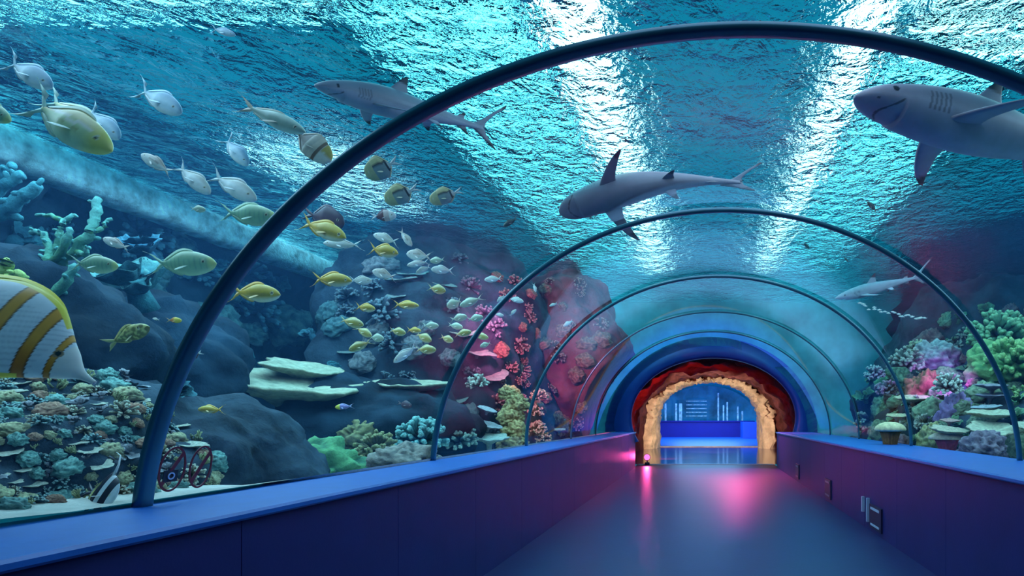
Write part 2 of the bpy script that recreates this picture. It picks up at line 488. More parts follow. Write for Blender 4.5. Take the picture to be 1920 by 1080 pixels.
struct(rock_wall('rock_face', [(XL, YB), (XL, 3), (XL, 8), (XL, 12), (XL, YEND)], 0.3, SURF + 1.1, 0.55, 0.8, M['rock_dark'], 2.0, 150, 60), 'dark rock back wall of the left tank')
struct(rock_wall('rock_face', [(5.0, YEND), (6.6, 13.0), (XR, 11.0), (XR, 6), (XR, YB)], 0.3, SURF + 1.1, 0.5, 0.8, M['rock_dark'], 5.0, 150, 60, 0.6), 'dark rock back wall of the right tank')
mb = MB(); rows = []
for (a, b, Y) in ((2.402, 2.11, YEND), (4.0, 3.0, YEND + .02), (12, 9, YEND + .04)):
    xc, zc, _, _ = tun(YEND)
    rows.append([mb.vert((xc - a * cos(t), Y, min(zc + b * sin(t), SURF + .6))) for t in [lerp(-0.3, pi + .3, i / 60) for i in range(61)]])
mb.grid(rows); struct(mb.build('wall_tank_end', M['end_reflection'], colour=False), 'end wall of the tank, coloured with the cyan glow of the water')
mb = MB(); mb.box(XL - .5, XR + .5, YB - 0.4, YB - 0.3, 0, SURF + .6); struct(mb.build('wall_tank_near', M['rock_dark'], colour=False, smooth=False))
# pale edge beam at the waterline
mb = MB(); rows = []
for i in range(121):
    y = lerp(YB, YEND - .2, i / 120); r = []
    for (dx, dz) in ((0.0, -0.33), (0.10, -0.36), (0.30, -0.34), (0.34, -0.28), (0.35, -0.05), (0.3, 0.03), (0.0, 0.06)):
        q = Vector((dx * 3, y * 0.8, dz * 3)); r.append(mb.vert((XL + 0.35 + dx + .03 * noise.noise(q), y, SURF + dz + .03 * noise.noise(q * 1.7))))
    rows.append(r)
mb.grid(rows); struct(mb.build('trim_6', M['concrete'], colour=False), 'pale concrete edge beam along the left waterline')
tag(blob('reef_outcrop', (-4.55, 11.9, 1.7), (1.75, 3.2, 2.75), 0.45, 0.55, M['rock'], 6, 1.0, zmax=SURF + .25), 'tall dark rock outcrop behind the yellow fish school, red lit toward the portal', 'rock')
tag(blob('reef_bank', (-4.55, 4.6, 0.55), (1.35, 1.9, 0.85), 0.28, 0.9, M['rock'], 6, 4.0), 'coral covered rock bank beside the nearest arch foot', 'rock')
tag(blob('reef_outcrop', (6.1, 13.2, 1.6), (2.6, 2.0, 2.55), 0.5, 0.55, M['rock'], 6, 7.0, zmax=SURF + .2), 'tall dark rock outcrop behind the small distant shark', 'rock')
tag(blob('reef_outcrop', (-3.05, 12.9, 2.45), (1.5, 1.5, 1.65), 0.30, 0.8, M['red_light_rock'], 6, 17.0, zmax=SURF + .2, keep=.10), 'rock mass behind the third arch with the red light put into its colour, leaning over the tunnel', 'rock')
tag(blob('reef_bank', (4.3, 10.3, 0.7), (1.35, 2.9, 1.1), 0.35, 0.7, M['rock'], 6, 9.0), 'low rock bank carrying the cream plate corals past the right ledge', 'rock')

# ------------------------------------------------------------------ animals
M['shark'] = mat_plain('shark_skin', (1, 1, 1), 0.42, 0, 0.35, 0.10, 9, 0.04, 60, attr=True)
M['fish'] = mat_plain('fish_scales', (1, 1, 1), 0.35, 0, 0.5, 0.08, 14, 0.0, attr=True)
M['eye'] = mat_plain('eye_black', (0.01, 0.01, 0.012), 0.1)

def fin(mb, root, chord_dir, span_dir, thick_dir, c, span, le, te, th, col, n=12, nc=12, curve=0.0):
    """tapered fin: le/te give the leading and trailing edge along chord_dir at span t"""
    rows = []
    for i in range(n + 1):
        t = i / n
        a, b = cinterp(le, t) * c, cinterp(te, t) * c
        tt = th * (1 - 0.85 * t)
        if i == n: tt *= 0.3
        r = []
        for k in range(nc):
            u = 2 * pi * k / nc
            x = lerp(a, b, 0.5 - 0.5 * cos(u)); f = (0.5 - 0.5 * cos(u))
            y = tt * sin(u) * (1.25 - 0.9 * f)
            p = root + chord_dir * x + span_dir * (span * t) + thick_dir * (y + curve * t * t * span)
            r.append(mb.vert(p, col(t, f)))
        rows.append(r)
    mb.grid(rows, True); mb.f.append(tuple(reversed(rows[0]))); mb.f.append(tuple(rows[-1]))

SH_H = [(0, .004), (.015, .014), (.04, .026), (.08, .040), (.14, .054), (.22, .067), (.32, .076), (.42, .074), (.55, .060), (.68, .043), (.80, .028), (.90, .018), (.97, .016), (1.0, .017)]
SH_W = [(0, .006), (.015, .024), (.04, .040), (.08, .052), (.14, .060), (.22, .066), (.32, .068), (.42, .063), (.55, .048), (.68, .033), (.80, .020), (.90, .012), (.97, .009), (1.0, .007)]
def shark(nose, tail, up, label, bend=0.0, vbend=0.0, girth=1.0, tones=((.27, .275, .35), (.42, .43, .53)), droop=0.22, tail_up=None, tails=1.0, res=(130, 56)):
    nose, tail = Vector(nose), Vector(tail)
    back = (tail - nose); Lb = back.length; back.normalize()
    up = Vector(up); up = (up - back * up.dot(back)).normalized(); lat = back.cross(up).normalized()
    def spine(s):
        q = sin(pi * clamp(s, 0, 1.15)) ; w = sin(2 * pi * s)
        return nose + back * (s * Lb) + lat * (bend * Lb * q) + up * (vbend * Lb * q)
    mb = MB(); rows = []
    top, bel = tones
    for i in range(res[0] + 1):
        s = (i / res[0]) ** 1.25
        h, w = cinterp(SH_H, s) * Lb * girth, cinterp(SH_W, s) * Lb * girth
        c = spine(s); t = (spine(min(s + .01, 1)) - spine(max(s - .01, 0))).normalized()
        l2 = t.cross(up).normalized(); u2 = l2.cross(t)
        r = []
        for k in range(res[1]):
            a = 2 * pi * k / res[1]
            ca, sa = cos(a), sin(a)
            hh = h * (1.05 if sa > 0 else (0.78 if s < .12 else 0.95))
            p = c + l2 * (w * ca) + u2 * (hh * sa)
            v = sa
            edge = -0.12 + 0.10 * noise.noise(Vector((s * 9, ca, 3))) + 0.12 * sin(s * 9)
            f = sstep(edge - .22, edge + .18, v)
            cc = [lerp(bel[q], top[q], f) for q in range(3)]
            if .30 < s < .62 and -.12 < v < .22:     # pale flank blaze
                g = sstep(.30, .45, s) * (1 - sstep(.55, .62, s)) * sstep(-.12, 0, v) * (1 - sstep(.08, .22, v)) * .45
                cc = [lerp(cc[q], bel[q], g) for q in range(3)]
            for j in range(5):                        # gill slits
                gs = .185 + .014 * j + .012 * (v + .1)
                if abs(s - gs) < .0034 and -.40 < v < .35: cc = [x * .55 for x in cc]
            ed = sqrt(((s - .088) * Lb) ** 2 + ((v - .28) * h) ** 2)
            if ed < .0085 * Lb and abs(ca) > .5: cc = [.01, .01, .015]
            if abs((s - .062) - .055 * abs(ca) ** 2.2) < .0035 and v < -.30 and s < .125: cc = [x * .3 for x in cc]   # mouth
            if abs(s - .045) < .004 and -.62 < v < -.45 and abs(ca) > .3: cc = [x * .3 for x in cc]              # nostril
            r.append(mb.vert(p, cc))
        rows.append(r)
    mb.grid(rows, True); mb.f.append(tuple(reversed(rows[0]))); mb.f.append(tuple(rows[-1]))
    blk = (.012, .012, .02)
    def tipcol(base, t0):
        def f(t, c):
            k = sstep(t0 - .04, t0 + .04, t + .1 * (c - .5)); return [lerp(base[q], blk[q], k) for q in range(3)]
        return f
    D = Lb * girth
    def at(s, v, l): return spine(s) + up * (cinterp(SH_H, s) * D * v) + lat * (cinterp(SH_W, s) * D * l)
    # first dorsal, second dorsal, anal
    fin(mb, at(.36, .75, 0), back, up, lat, Lb * .14, Lb * .10, [(0, 0), (.5, .42), (.85, .72), (1, .92)], [(0, 1.0), (.3, .93), (.7, .95), (1, 1.02)], Lb * .008, tipcol(top, .62), 16)
    fin(mb, at(.79, .7, 0), back, up, lat, Lb * .07, Lb * .035, [(0, 0), (.6, .5), (1, .9)], [(0, 1.0), (.5, 1.0), (1, 1.25)], Lb * .004, tipcol(top, .55), 8)
    fin(mb, at(.80, -.7, 0), back, -up, lat, Lb * .07, Lb * .042, [(0, 0), (.6, .5), (1, .95)], [(0, .9), (.5, .95), (1, 1.25)], Lb * .004, tipcol([x * .6 for x in top], .4), 8)
    for sg in (-1, 1):
        dr = (lat * sg * cos(droop) - up * sin(droop)).normalized(); nm = dr.cross(back).normalized()
        fin(mb, at(.235, -.45, .55 * sg), back, dr, nm, Lb * .115, Lb * .20, [(0, 0), (.4, .40), (.8, .95), (1, 1.38)], [(0, 1.0), (.3, .95), (.7, 1.22), (1, 1.50)], Lb * .009, tipcol([lerp(bel[q], top[q], .45) for q in range(3)], .80), 16)
        dr = (lat * sg * cos(.7) - up * sin(.7)).normalized(); nm = dr.cross(back).normalized()
        fin(mb, at(.575, -.6, .45 * sg), back, dr, nm, Lb * .075, Lb * .065, [(0, 0), (.6, .45), (1, .9)], [(0, 1.0), (.5, .98), (1, 1.12)], Lb * .005, tipcol(bel, .62), 8)
    # tail fin: long upper lobe, short lower lobe
    if tail_up is not None:
        up = Vector(tail_up); up = (up - back * up.dot(back)).normalized(); lat = back.cross(up).normalized()
    du = (back * cos(.72) + up * sin(.72)).normalized()
    fin(mb, at(.985, .1, 0), back, du, lat, Lb * .10, Lb * .25 * tails, [(0, -.95), (.25, -.50), (.6, -.22), (1, .12)], [(0, .30), (.2, .05), (.6, .10), (.88, .34), (1, .24)], Lb * .010, tipcol(top, .84), 18)
    dd = (back * cos(.95) - up * sin(.95)).normalized()
    fin(mb, at(.985, -.1, 0), back, dd, lat, Lb * .10, Lb * .135 * tails, [(0, -.95), (.3, -.50), (.7, -.16), (1, .18)], [(0, .30), (.3, .16), (.7, .24), (1, .32)], Lb * .009, tipcol([x * .7 for x in top], .62), 14)
    o = mb.build('blacktip_shark', M['shark'])
    tag(o, label, 'shark', 'sharks swimming over the tunnel')
    # move the object's origin to the middle of the body
    mid = spine(.4); o.data.transform(Matrix.Translation(-mid)); o.location = mid
    return o
shark(P(590, 160, 3.75), P(905, 240, 4.75), (0.05, -0.15, 1), 'grey black-finned shark crossed by the thick nearest arch, tail lobes past the arch', bend=0.02)
shark(P(1049, 400, 5.9), P(1387, 342, 5.9), (0.15, 0.80, 0.60), 'curved grey shark showing its belly above the second arch, under the white light streak', bend=0.07, girth=1.25, tail_up=(0.1, 0.5, 1), tails=.72, tones=((.10, .11, .16), (.18, .18, .23)))  # the shade on this shark is put into its darker tones
shark(P(1602, 182, 3.65), P(2120, 312, 4.5), (-0.05, 0.1, 1), 'largest grey shark, close, cut off by the picture edge under the thick arch', girth=1.0, droop=.10, res=(260, 110))
shark(P(1566, 560, 9.9), P(1724, 519, 10.3), (0, -0.1, 1), 'small distant shark beside the second arch, before the dark outcrop', girth=.85, res=(80, 32))

# ---- bony fish: one mesh per species, nose at x=+0.5, tail tip at x=-0.5
def mix(a, b, t): return tuple(lerp(a[k], b[k], t) for k in range(3))
def species(name, top, bot, W=0.085, ped=-0.27, span=0.20, fork=0.14, dors=(-.20, .22, .05), anal=(-.22, .02, .05), col=None, fincol=(.5, .5, .5), tailcol=None, nx=64, na=28, pect=True, streamer=None):
    """top/bot: half heights at x (table from nose .5 to peduncle)"""
    tailcol = tailcol or fincol
    mb = MB(); rows = []
    xs = [lerp(.5, ped, (i / nx)) for i in range(nx + 1)]
    T = sorted(top); B = sorted(bot)
    hm = max(v for _, v in top)
    for x in xs:
        ht, hb = cinterp(T, x), cinterp(B, x)
        w = W * min(1.0, ((ht + hb) / 2 / hm) ** 0.75) * (1.0 if x > 0 else lerp(1, .45, -x / -ped))
        r = []
        for k in range(na):
            a = 2 * pi * k / na; ca, sa = cos(a), sin(a)
            z = (ht if sa > 0 else hb) * sa
            y = w * (abs(ca) ** 1.1) * (1 if ca > 0 else -1)
            r.append(mb.vert((x, y, z), col(x, z, sa)))
        rows.append(r)
    mb.grid(rows, True); mb.f.append(tuple(reversed(rows[0]))); mb.f.append(tuple(rows[-1]))
    # tail fin, forked
    hp = cinterp(T, ped)
    for sg in (1, -1):
        rr = []
        for i in range(9):
            t = i / 8
            xo = lerp(ped + .03, -0.5, t); zo = sg * lerp(hp * .9, span, t ** 0.8)
            xi = lerp(ped - .0, -0.5 + fork, t ** .9) if t < 1 else -0.5 + .0
            zi = sg * lerp(0.0, 0.0 if t < .01 else span * t ** 2.2 * (.92), t)
            if i == 8: xi, zi = -0.5, sg * span * .97
            th = .010 * (1 - t) + .002
            rr.append([mb.vert((xo, 0, zo), tailcol), mb.vert(((xo + xi) / 2, th, (zo + zi) / 2), tailcol), mb.vert((xi, 0, zi), mix(tailcol, (1, 1, 1), .15)), mb.vert(((xo + xi) / 2, -th, (zo + zi) / 2), tailcol)])
        mb.grid(rr, True)
    # dorsal and anal fins as thin tapered ridges
    for (x0, x1, hh), sgn, tab in ((dors, 1, T), (anal, -1, B)):
        if hh <= 0: continue
        rr = []
        for i in range(15):
            t = i / 14; x = lerp(x1, x0, t)
            b = cinterp(tab, x) * .93
            e = hh * (sin(pi * t ** .75) ** .6) if 0 < t < 1 else 0.003
            bx = x - .04 * t
            rr.append([mb.vert((x, .010, sgn * b), col(x, sgn * b, sgn)), mb.vert((bx, 0, sgn * (b + e)), fincol), mb.vert((x, -.010, sgn * b), col(x, sgn * b, sgn))])
        mb.grid(rr, True)
    if streamer:
        pts = [(.05, 0, cinterp(T, .05) * .95), (-.02, 0, hm * 1.5), (-.14, 0, hm * 1.9), (-.32, 0, hm * 2.0)]
        mb.tube(pts, [.03, .018, .012, .004], 8, (.85, .88, .9))
    if pect:
        for sg in (1, -1):
            fin(mb, Vector((.17, sg * W * .85, -.02)), Vector((-1, 0, 0)), Vector((-.75, sg * .5, -.45)).normalized(), Vector((0, sg, 0)), .06, .15, [(0, 0), (.6, .1), (1, .6)], [(0, 1), (.6, 1.4), (1, 1.0)], .004, lambda t, c: mix(fincol, (1, 1, 1), .2), 6, 8)
    me = mb.build(name, M['fish']).data
    o = bpy.data.objects[-1] if False else None
    for ob in list(COL.objects):
        if ob.data is me: COL.objects.unlink(ob); bpy.data.objects.remove(ob)
    return me
def eyecol(c, x, z, ex=.36, ez=.03, r=.026):
    d = sqrt((x - ex) ** 2 + (z - ez) ** 2)
    if d < r * .62: return (.01, .01, .01)
    if d < r: return (.75, .7, .5)
    return c
def prof(h, mx=.12, nosepow=.62, ped=-.27, hp=.026):
    tab = []
    for i in range(17):
        x = lerp(.5, ped, i / 16)
        if x > mx: t = (.5 - x) / (.5 - mx); v = h * (1 - (1 - t) ** 2) ** nosepow
        else: t = (mx - x) / (mx - ped); v = lerp(h, hp, t * t * (3 - 2 * t))
        tab.append((x, max(v, .006)))
    return tab
def shade2(back, side, belly):
    def f(x, z, sa):
        c = mix(side, back, sstep(.15, .8, sa)) if sa > 0 else mix(side, belly, sstep(.1, .9, -sa))
        return eyecol(c, x, z)
    return f
SP = {}
SP['silver_jack'] = species('silver_jack', prof(.19), prof(.17), col=shade2((.22, .38, .52), (.50, .66, .75), (.85, .92, .95)), fincol=(.55, .75, .85), span=.24, fork=.20)
def c_gold(x, z, sa):
    c = mix((.55, .62, .30), (.62, .72, .52), sstep(.0, -.8, sa)) if sa < 0 else mix((.60, .66, .34), (.80, .62, .30), sstep(.25, .6, sa))
    c = mix(c, (.85, .70, .12), sstep(.22, .40, x) * .8)
    if abs(z - .055) < .018 and -.2 < x < .3: c = mix(c, (.95, .80, .72), .8)
    if abs(z + .005) < .02 and (-.02 < x < .06 or .14 < x < .2): c = mix(c, (.30, .28, .08), .6)
    return eyecol(c, x, z)
SP['golden_jack'] = species('golden_jack', prof(.17, .08), prof(.17, .08), col=c_gold, fincol=(.50, .70, .60), span=.22, fork=.2)
def c_green(x, z, sa):
    c = mix((.36, .60, .40), (.62, .78, .52), sstep(.25, 1, abs(sa)))
    if abs(z) < .07 and abs(((x * 14) % 1) - .5) < .16: c = mix(c, (.24, .46, .36), .6)
    c = mix(c, (.70, .75, .30), sstep(.36, .47, x))
    return eyecol(c, x, z)
SP['green_jack'] = species('green_jack', prof(.17, .10), prof(.17, .10), col=c_green, fincol=(.45, .70, .52), span=.17, fork=.16)
def c_yel(x, z, sa):
    c = mix((.60, .40, .05), (.95, .66, .14), sstep(.1, .8, sa)) if sa > 0 else mix((.60, .42, .08), (.92, .84, .62), sstep(.25, .8, -sa))
    if abs(z + .01) < .03 and -.1 < x < .35: c = mix(c, (.36, .28, .06), .7)
    c = mix(c, (.98, .58, .10), sstep(.1, -.25, x))
    return eyecol(c, x, z, .38, .02)
SP['yellow_snapper'] = species('yellow_snapper', prof(.15, .12), prof(.14, .12), col=c_yel, fincol=(.98, .58, .12), span=.18, fork=.14)
def c_yg(x, z, sa):
    c = mix((.46, .40, .10), (.84, .76, .42), sstep(.30, .9, abs(sa)))
    c = mix(c, (.95, .64, .24), sstep(-.05, -.25, x))
    return eyecol(c, x, z, .38, .02)
SP['olive_snapper'] = species('olive_snapper', prof(.19, .12), prof(.19, .12), col=c_yg, fincol=(.74, .62, .30), span=.17, fork=.13)
def c_pale(x, z, sa):
    c = mix((.46, .56, .42), (.78, .84, .66), sstep(.35, .95, abs(sa))); return eyecol(c, x, z, .38, .02)
SP['pale_snapper'] = species('pale_snapper', prof(.20, .10), prof(.20, .10), col=c_pale, fincol=(.66, .74, .60), span=.17, fork=.13)
SP['white_fish'] = species('white_fish', prof(.16, .12), prof(.15, .12), col=shade2((.60, .58, .52), (.80, .82, .80), (.92, .95, .95)), fincol=(.75, .82, .84), span=.19, fork=.14)
def c_rose(x, z, sa):
    c = shade2((.60, .48, .42), (.78, .76, .72), (.90, .92, .92))(x, z, sa)
    if abs(z - .03) < .03 and -.05 < x < .22: c = mix(c, (.35, .26, .20), .7)
    return eyecol(c, x, z)
SP['rosy_fish'] = species('rosy_fish', prof(.15, .14), prof(.15, .14), col=c_rose, fincol=(.75, .66, .60), span=.15, fork=.12)
def c_slim(x, z, sa):
    c = mix((.34, .44, .36), (.72, .82, .70), sstep(.3, .9, abs(sa))); return eyecol(c, x, z, .38, .01, .022)
SP['slender_fish'] = species('slender_fish', prof(.10, .15), prof(.11, .12), W=.06, col=c_slim, fincol=(.72, .56, .42), span=.13, fork=.13, dors=(-.18, .2, .025), anal=(-.2, .0, .02))
def c_bfly(x, z, sa):
    c = (.70, .58, .46) if x > .10 else ((.60, .50, .42) if x > -.04 else (.10, .07, .05))
    if .19 < x < .25: c = (.25, .14, .08)
    if x > .27: c = mix((.78, .72, .62), (.62, .44, .10), sstep(.0, .08, z))
    return eyecol(c, x, z, .33, .03)
SP['brown_butterflyfish'] = species('brown_butterflyfish', prof(.30, .05, .5), prof(.27, .05, .5), W=.07, col=c_bfly, fincol=(.70, .58, .46), span=.12, fork=.02)
def c_pyr(x, z, sa):
    c = (.34, .44, .42)
    if z > .12: c = (.78, .70, .36)
    if x > .22: c = (.60, .58, .30)
    if x < -.12: c = (.75, .78, .72)
    if -.17 < x < -.12: c = (.06, .07, .07)
    if abs(z - .115) < .018 and x < .2: c = (.10, .10, .08)
    return eyecol(c, x, z, .36, .03)
SP['pyramid_butterflyfish'] = species('pyramid_butterflyfish', prof(.30, .02, .45), prof(.26, .02, .45), W=.07, col=c_pyr, fincol=(.70, .66, .40), tailcol=(.75, .82, .78), span=.12, fork=.03)
SP['dark_surgeonfish'] = species('dark_surgeonfish', prof(.26, .05, .5), prof(.25, .05, .5), W=.07, col=shade2((.09, .06, .09), (.12, .07, .10), (.10, .08, .12)), fincol=(.20, .12, .14), span=.14, fork=.06)
def c_white_red(x, z, sa):
    c = (.20, .10, .12) if x < .05 else ((.75, .58, .56) if x < .25 else (.88, .86, .84))
    return eyecol(c, x, z)
SP['banded_fish'] = species('banded_fish', prof(.22, .08, .5), prof(.20, .08, .5), col=c_white_red, fincol=(.15, .12, .18), tailcol=(.85, .88, .9), span=.13, fork=.05)
def c_grp(x, z, sa):
    q = noise.noise(Vector((x * 14, z * 20, 2)))
    c = mix((.22, .20, .07), (.66, .60, .22), sstep(-.1, .25, q + .2 * sa)); return eyecol(c, x, z, .34, .05)
SP['mottled_grouper'] = species('mottled_grouper', prof(.16, .18), prof(.15, .18), W=.09, col=c_grp, fincol=(.50, .46, .18), span=.14, fork=.03, dors=(-.22, .25, .06))
def c_anth(x, z, sa): return mix((.85, .25, .06), (.95, .70, .10), sstep(-.05, .12, x))
SP['orange_fish'] = species('orange_fish', prof(.18, .15), prof(.17, .15), col=c_anth, fincol=(.8, .5, .2), span=.15, fork=.1)
SP['dark_fish'] = species('dark_fish', prof(.14, .15), prof(.14, .15), col=lambda x, z, sa: (.03, .09, .08), fincol=(.03, .08, .08), span=.16, fork=.12)
def c_two(x, z, sa): return (.85, .75, .10) if x > .2 else (.35, .28, .62)
SP['violet_fish'] = species('violet_fish', prof(.15, .15), prof(.14, .15), col=c_two, fincol=(.45, .45, .75), span=.13, fork=.1)

def put(sp, nose, tail, d, label, cat='fish', group=None, hs=1.0, tilt=0.0, Y=None, roll=0.0, name=None):
    cx, cy = (nose[0] + tail[0]) / 2, (nose[1] + tail[1]) / 2
    Y = Y if Y is not None else max(exitY(cx, cy), exitY(*nose), exitY(*tail)) + d
    lp = sqrt((nose[0] - tail[0]) ** 2 + (nose[1] - tail[1]) ** 2)
    dy = tilt * lp / F * Y
    a, b = P(nose[0], nose[1], Y - dy / 2), P(tail[0], tail[1], Y + dy / 2)
    fw = (a - b); Ln = fw.length; fw.normalize()
    mid = (a + b) / 2
    view = (mid - Vector((0, 0, EYE))).normalized()
    up = view.cross(fw).normalized()
    if up.z < 0: up = -up
    if roll: up = (Matrix.Rotation(roll, 3, fw) @ up)
    lat = up.cross(fw)
    o = bpy.data.objects.new(name or sp, SP[sp]); COL.objects.link(o)
    R = Matrix((fw, lat, up)).transposed().to_4x4()
    o.matrix_world = Matrix.Translation(mid) @ R @ Matrix.Diagonal((Ln, Ln, Ln * hs, 1))
    tag(o, label, cat, group)
    return o
SCH = 'mixed school of fish beyond the glass'
# upper part of the tank
put('silver_jack', (98, 165), (4, 108), 1.4, 'silver forked-tail fish nearest the dark round patch by the waterline', group=SCH)
put('silver_jack', (341, 213), (250, 160), 1.7, 'silver forked-tail fish alone under the dark ripples, above the pale beam', group=SCH)
put('golden_jack', (210, 284), (40, 178), 1.0, 'large yellow-green striped fish in front of a silver one, above the pale beam', group=SCH)
put('golden_jack', (206, 262), (72, 172), 1.7, 'fish almost hidden behind the large yellow striped fish, only its forked tail clear', group=SCH, hs=.8)
put('silver_jack', (223, 262), (156, 196), 1.5, 'silver fish peeking out past the back of the large yellow striped fish', group=SCH)
put('green_jack', (20, 228), (-70, 178), 1.0, 'green fish entering at the picture edge above the pale beam', group=SCH)
put('silver_jack', (464, 311), (416, 252), 1.7, 'small silver fish diving, between the pale beam and the nearest arch', group=SCH)
put('rosy_fish', (265, 289), (326, 328), 1.3, 'pinkish silver fish facing away from its two followers, by the pale beam', group=SCH)
put('white_fish', (394, 364), (326, 304), 1.3, 'pale slender fish in the middle of a row of three over the pale beam', group=SCH)
put('white_fish', (481, 376), (388, 322), 1.3, 'pale slender fish next to the nearest arch, last of a row of three', group=SCH)
put('silver_jack', (442, 66), (392, 52), 2.0, 'faint small cyan fish just under the bright ripples', group=SCH, hs=.7)
put('slender_fish', (573, 248), (440, 190), 1.3, 'long slender green fish with rusty tail ahead of the brown butterflyfish', group=SCH)
put('brown_butterflyfish', (620, 304), (543, 236), 1.2, 'brown and cream banded butterflyfish diving beside the nearest arch', group=SCH, hs=.8)
put('green_jack', (520, 408), (405, 396), 1.3, 'pale green fish half hidden behind the nearest arch, below the row of three', group=SCH)
put('yellow_snapper', (490, 395), (446, 392), 1.7, 'small yellow fish above the pale green one, beside the nearest arch', group=SCH)
put('pale_snapper', (386, 393), (355, 391), 1.7, 'small round silver fish in front of the pale beam', group=SCH)
put('rosy_fish', (193, 447), (246, 468), 1.5, 'pinkish white fish above the pale lettuce coral', group=SCH)
put('green_jack', (222, 499), (126, 492), 1.1, 'oval green fish touching the tips of the teal branching coral', group=SCH)
put('green_jack', (406, 494), (272, 494), 1.1, 'larger pale green fish with long tail beside the nearest arch, over the lettuce coral', group=SCH)
put('yellow_snapper', (526, 553), (424, 546), 1.2, 'bright yellow fish passing behind the nearest arch', group=SCH, hs=1.15)
put('mottled_grouper', (280, 612), (196, 648), 1.5, 'mottled olive grouper swimming up past the snout of the striped butterflyfish', group=SCH)
put('orange_fish', (341, 601), (311, 600), 1.6, 'tiny orange and yellow fish above the grouper by the nearest arch', group=SCH)
put('white_fish', (286, 597), (300, 600), 1.6, 'tiny white fish beside the tiny orange one', group=SCH)
put('banded_fish', (348, 672), (380, 660), 1.6, 'small brown and white fish half behind the nearest arch, left of the plate corals', group=SCH)
put('yellow_snapper', (371, 768), (423, 768), 1.6, 'small yellow fish alone over the reef bank beside the nearest arch', group=SCH)
put('violet_fish', (628, 764), (664, 761), 1.8, 'tiny violet fish with yellow head under the plate corals', group=SCH)
put('dark_surgeonfish', (772, 762), (745, 755), 1.8, 'tiny dark fish under the smaller plate coral', group=SCH)
# butterflyfish past the nearest arch
put('pyramid_butterflyfish', (686, 330), (748, 300), 1.2, 'tall olive and cream butterflyfish topmost past the nearest arch', group=SCH, hs=1.05)
put('pyramid_butterflyfish', (722, 378), (786, 350), 1.3, 'olive butterflyfish overlapping the white glare, lower of the pair past the arch', group=SCH, hs=.9)
put('pyramid_butterflyfish', (806, 378), (868, 356), 1.3, 'yellow-backed butterflyfish apart, against the cyan ripples', group=SCH, hs=.8)
put('banded_fish', (743, 404), (694, 406), 1.6, 'dark fish with white head under the butterflyfish pair', group=SCH)
# the school
put('dark_surgeonfish', (646, 420), (566, 398), 1.9, 'dark purple round fish behind the orange-tailed yellow fish', group=SCH, hs=1.1)
put('yellow_snapper', (649, 447), (558, 412), 1.4, 'yellow fish with pink tail in front of the dark purple round fish', group=SCH, hs=1.15)
put('white_fish', (606, 456), (684, 460), 1.6, 'white fish with thin forked tail facing back under the pink-tailed yellow one', group=SCH, hs=.7)
put('white_fish', (700, 440), (750, 456), 1.6, 'white fish at the top of the school under the banded one', group=SCH)
put('rosy_fish', (772, 462), (748, 428), 1.5, 'cream fish standing upright at the top of the school', group=SCH)
put('yellow_snapper', (747, 476), (688, 464), 1.4, 'round yellow fish with orange tail in the upper school', group=SCH, hs=1.35)
put('rosy_fish', (762, 476), (812, 482), 1.6, 'cream fish heading the pale cluster', group=SCH, hs=1.3)
put('white_fish', (763, 498), (808, 490), 1.5, 'white fish beneath the cream leader of the pale cluster', group=SCH, hs=.8)
put('white_fish', (780, 512), (810, 498), 1.5, 'small white fish lowest in the pale cluster', group=SCH)
put('pale_snapper', (806, 490), (836, 486), 1.8, 'greyish fish behind the pale cluster', group=SCH)
put('white_fish', (808, 505), (854, 508), 1.4, 'silver-white fish with forked tail last of the pale cluster', group=SCH, hs=1.05)
put('white_fish', (908, 525), (944, 522), 1.8, 'lone white fish between the pale cluster and the second arch', group=SCH)
put('yellow_snapper', (660, 527), (580, 522), 1.3, 'long yellow fish leading tail first from the row in mid school', group=SCH, hs=1.1)
put('white_fish', (698, 527), (652, 525), 1.5, 'cream-white fish touching the nose of the long yellow fish', group=SCH, hs=1.1)
put('rosy_fish', (698, 508), (745, 522), 1.5, 'cream fish with yellow tail above the row in mid school', group=SCH, hs=1.2)
put('olive_snapper', (836, 546), (800, 538), 1.5, 'yellow-green round fish under the pale cluster', group=SCH, hs=1.2)
put('pale_snapper', (838, 576), (868, 562), 1.5, 'pale green fish behind a slimmer one near the second arch', group=SCH, hs=1.3)
put('pale_snapper', (862, 574), (908, 556), 1.4, 'slim pale fish rising toward the second arch', group=SCH, hs=.75)
put('yellow_snapper', (704, 580), (664, 574), 1.4, 'small orange-yellow fish alone above the green foursome', group=SCH, hs=1.3)
put('yellow_snapper', (786, 574), (734, 570), 1.4, 'bright yellow slim fish alone in mid school', group=SCH)
put('olive_snapper', (682, 610), (634, 598), 1.4, 'olive fish topmost of the green foursome', group=SCH)
put('olive_snapper', (697, 631), (664, 612), 1.5, 'olive fish second of the green foursome', group=SCH)
put('pale_snapper', (720, 635), (690, 632), 1.5, 'round pale fish foremost of the green foursome', group=SCH, hs=1.25)
put('olive_snapper', (654, 657), (700, 638), 1.4, 'olive fish lowest of the green foursome, facing back', group=SCH, hs=.85)
put('olive_snapper', (761, 625), (728, 618), 1.5, 'round olive fish first in the row of three under mid school', group=SCH, hs=1.15)
put('yellow_snapper', (790, 621), (761, 618), 1.5, 'small yellow fish second in the row of three under mid school', group=SCH, hs=1.3)
put('pale_snapper', (823, 611), (790, 610), 1.6, 'pale green fish third and highest in the row of three under mid school', group=SCH)
put('olive_snapper', (809, 640), (778, 624), 1.5, 'green fish stacked on another above the white one', group=SCH, hs=1.2)
put('olive_snapper', (818, 656), (776, 655), 1.5, 'green fish lowest of the stacked pair beside the white one', group=SCH, hs=1.05)
put('white_fish', (738, 680), (786, 644), 1.3, 'long white fish diving at the lower end of the school', group=SCH, hs=.8)
put('pale_snapper', (876, 593), (842, 600), 1.6, 'pale green fish left of a twin against the second arch', group=SCH)
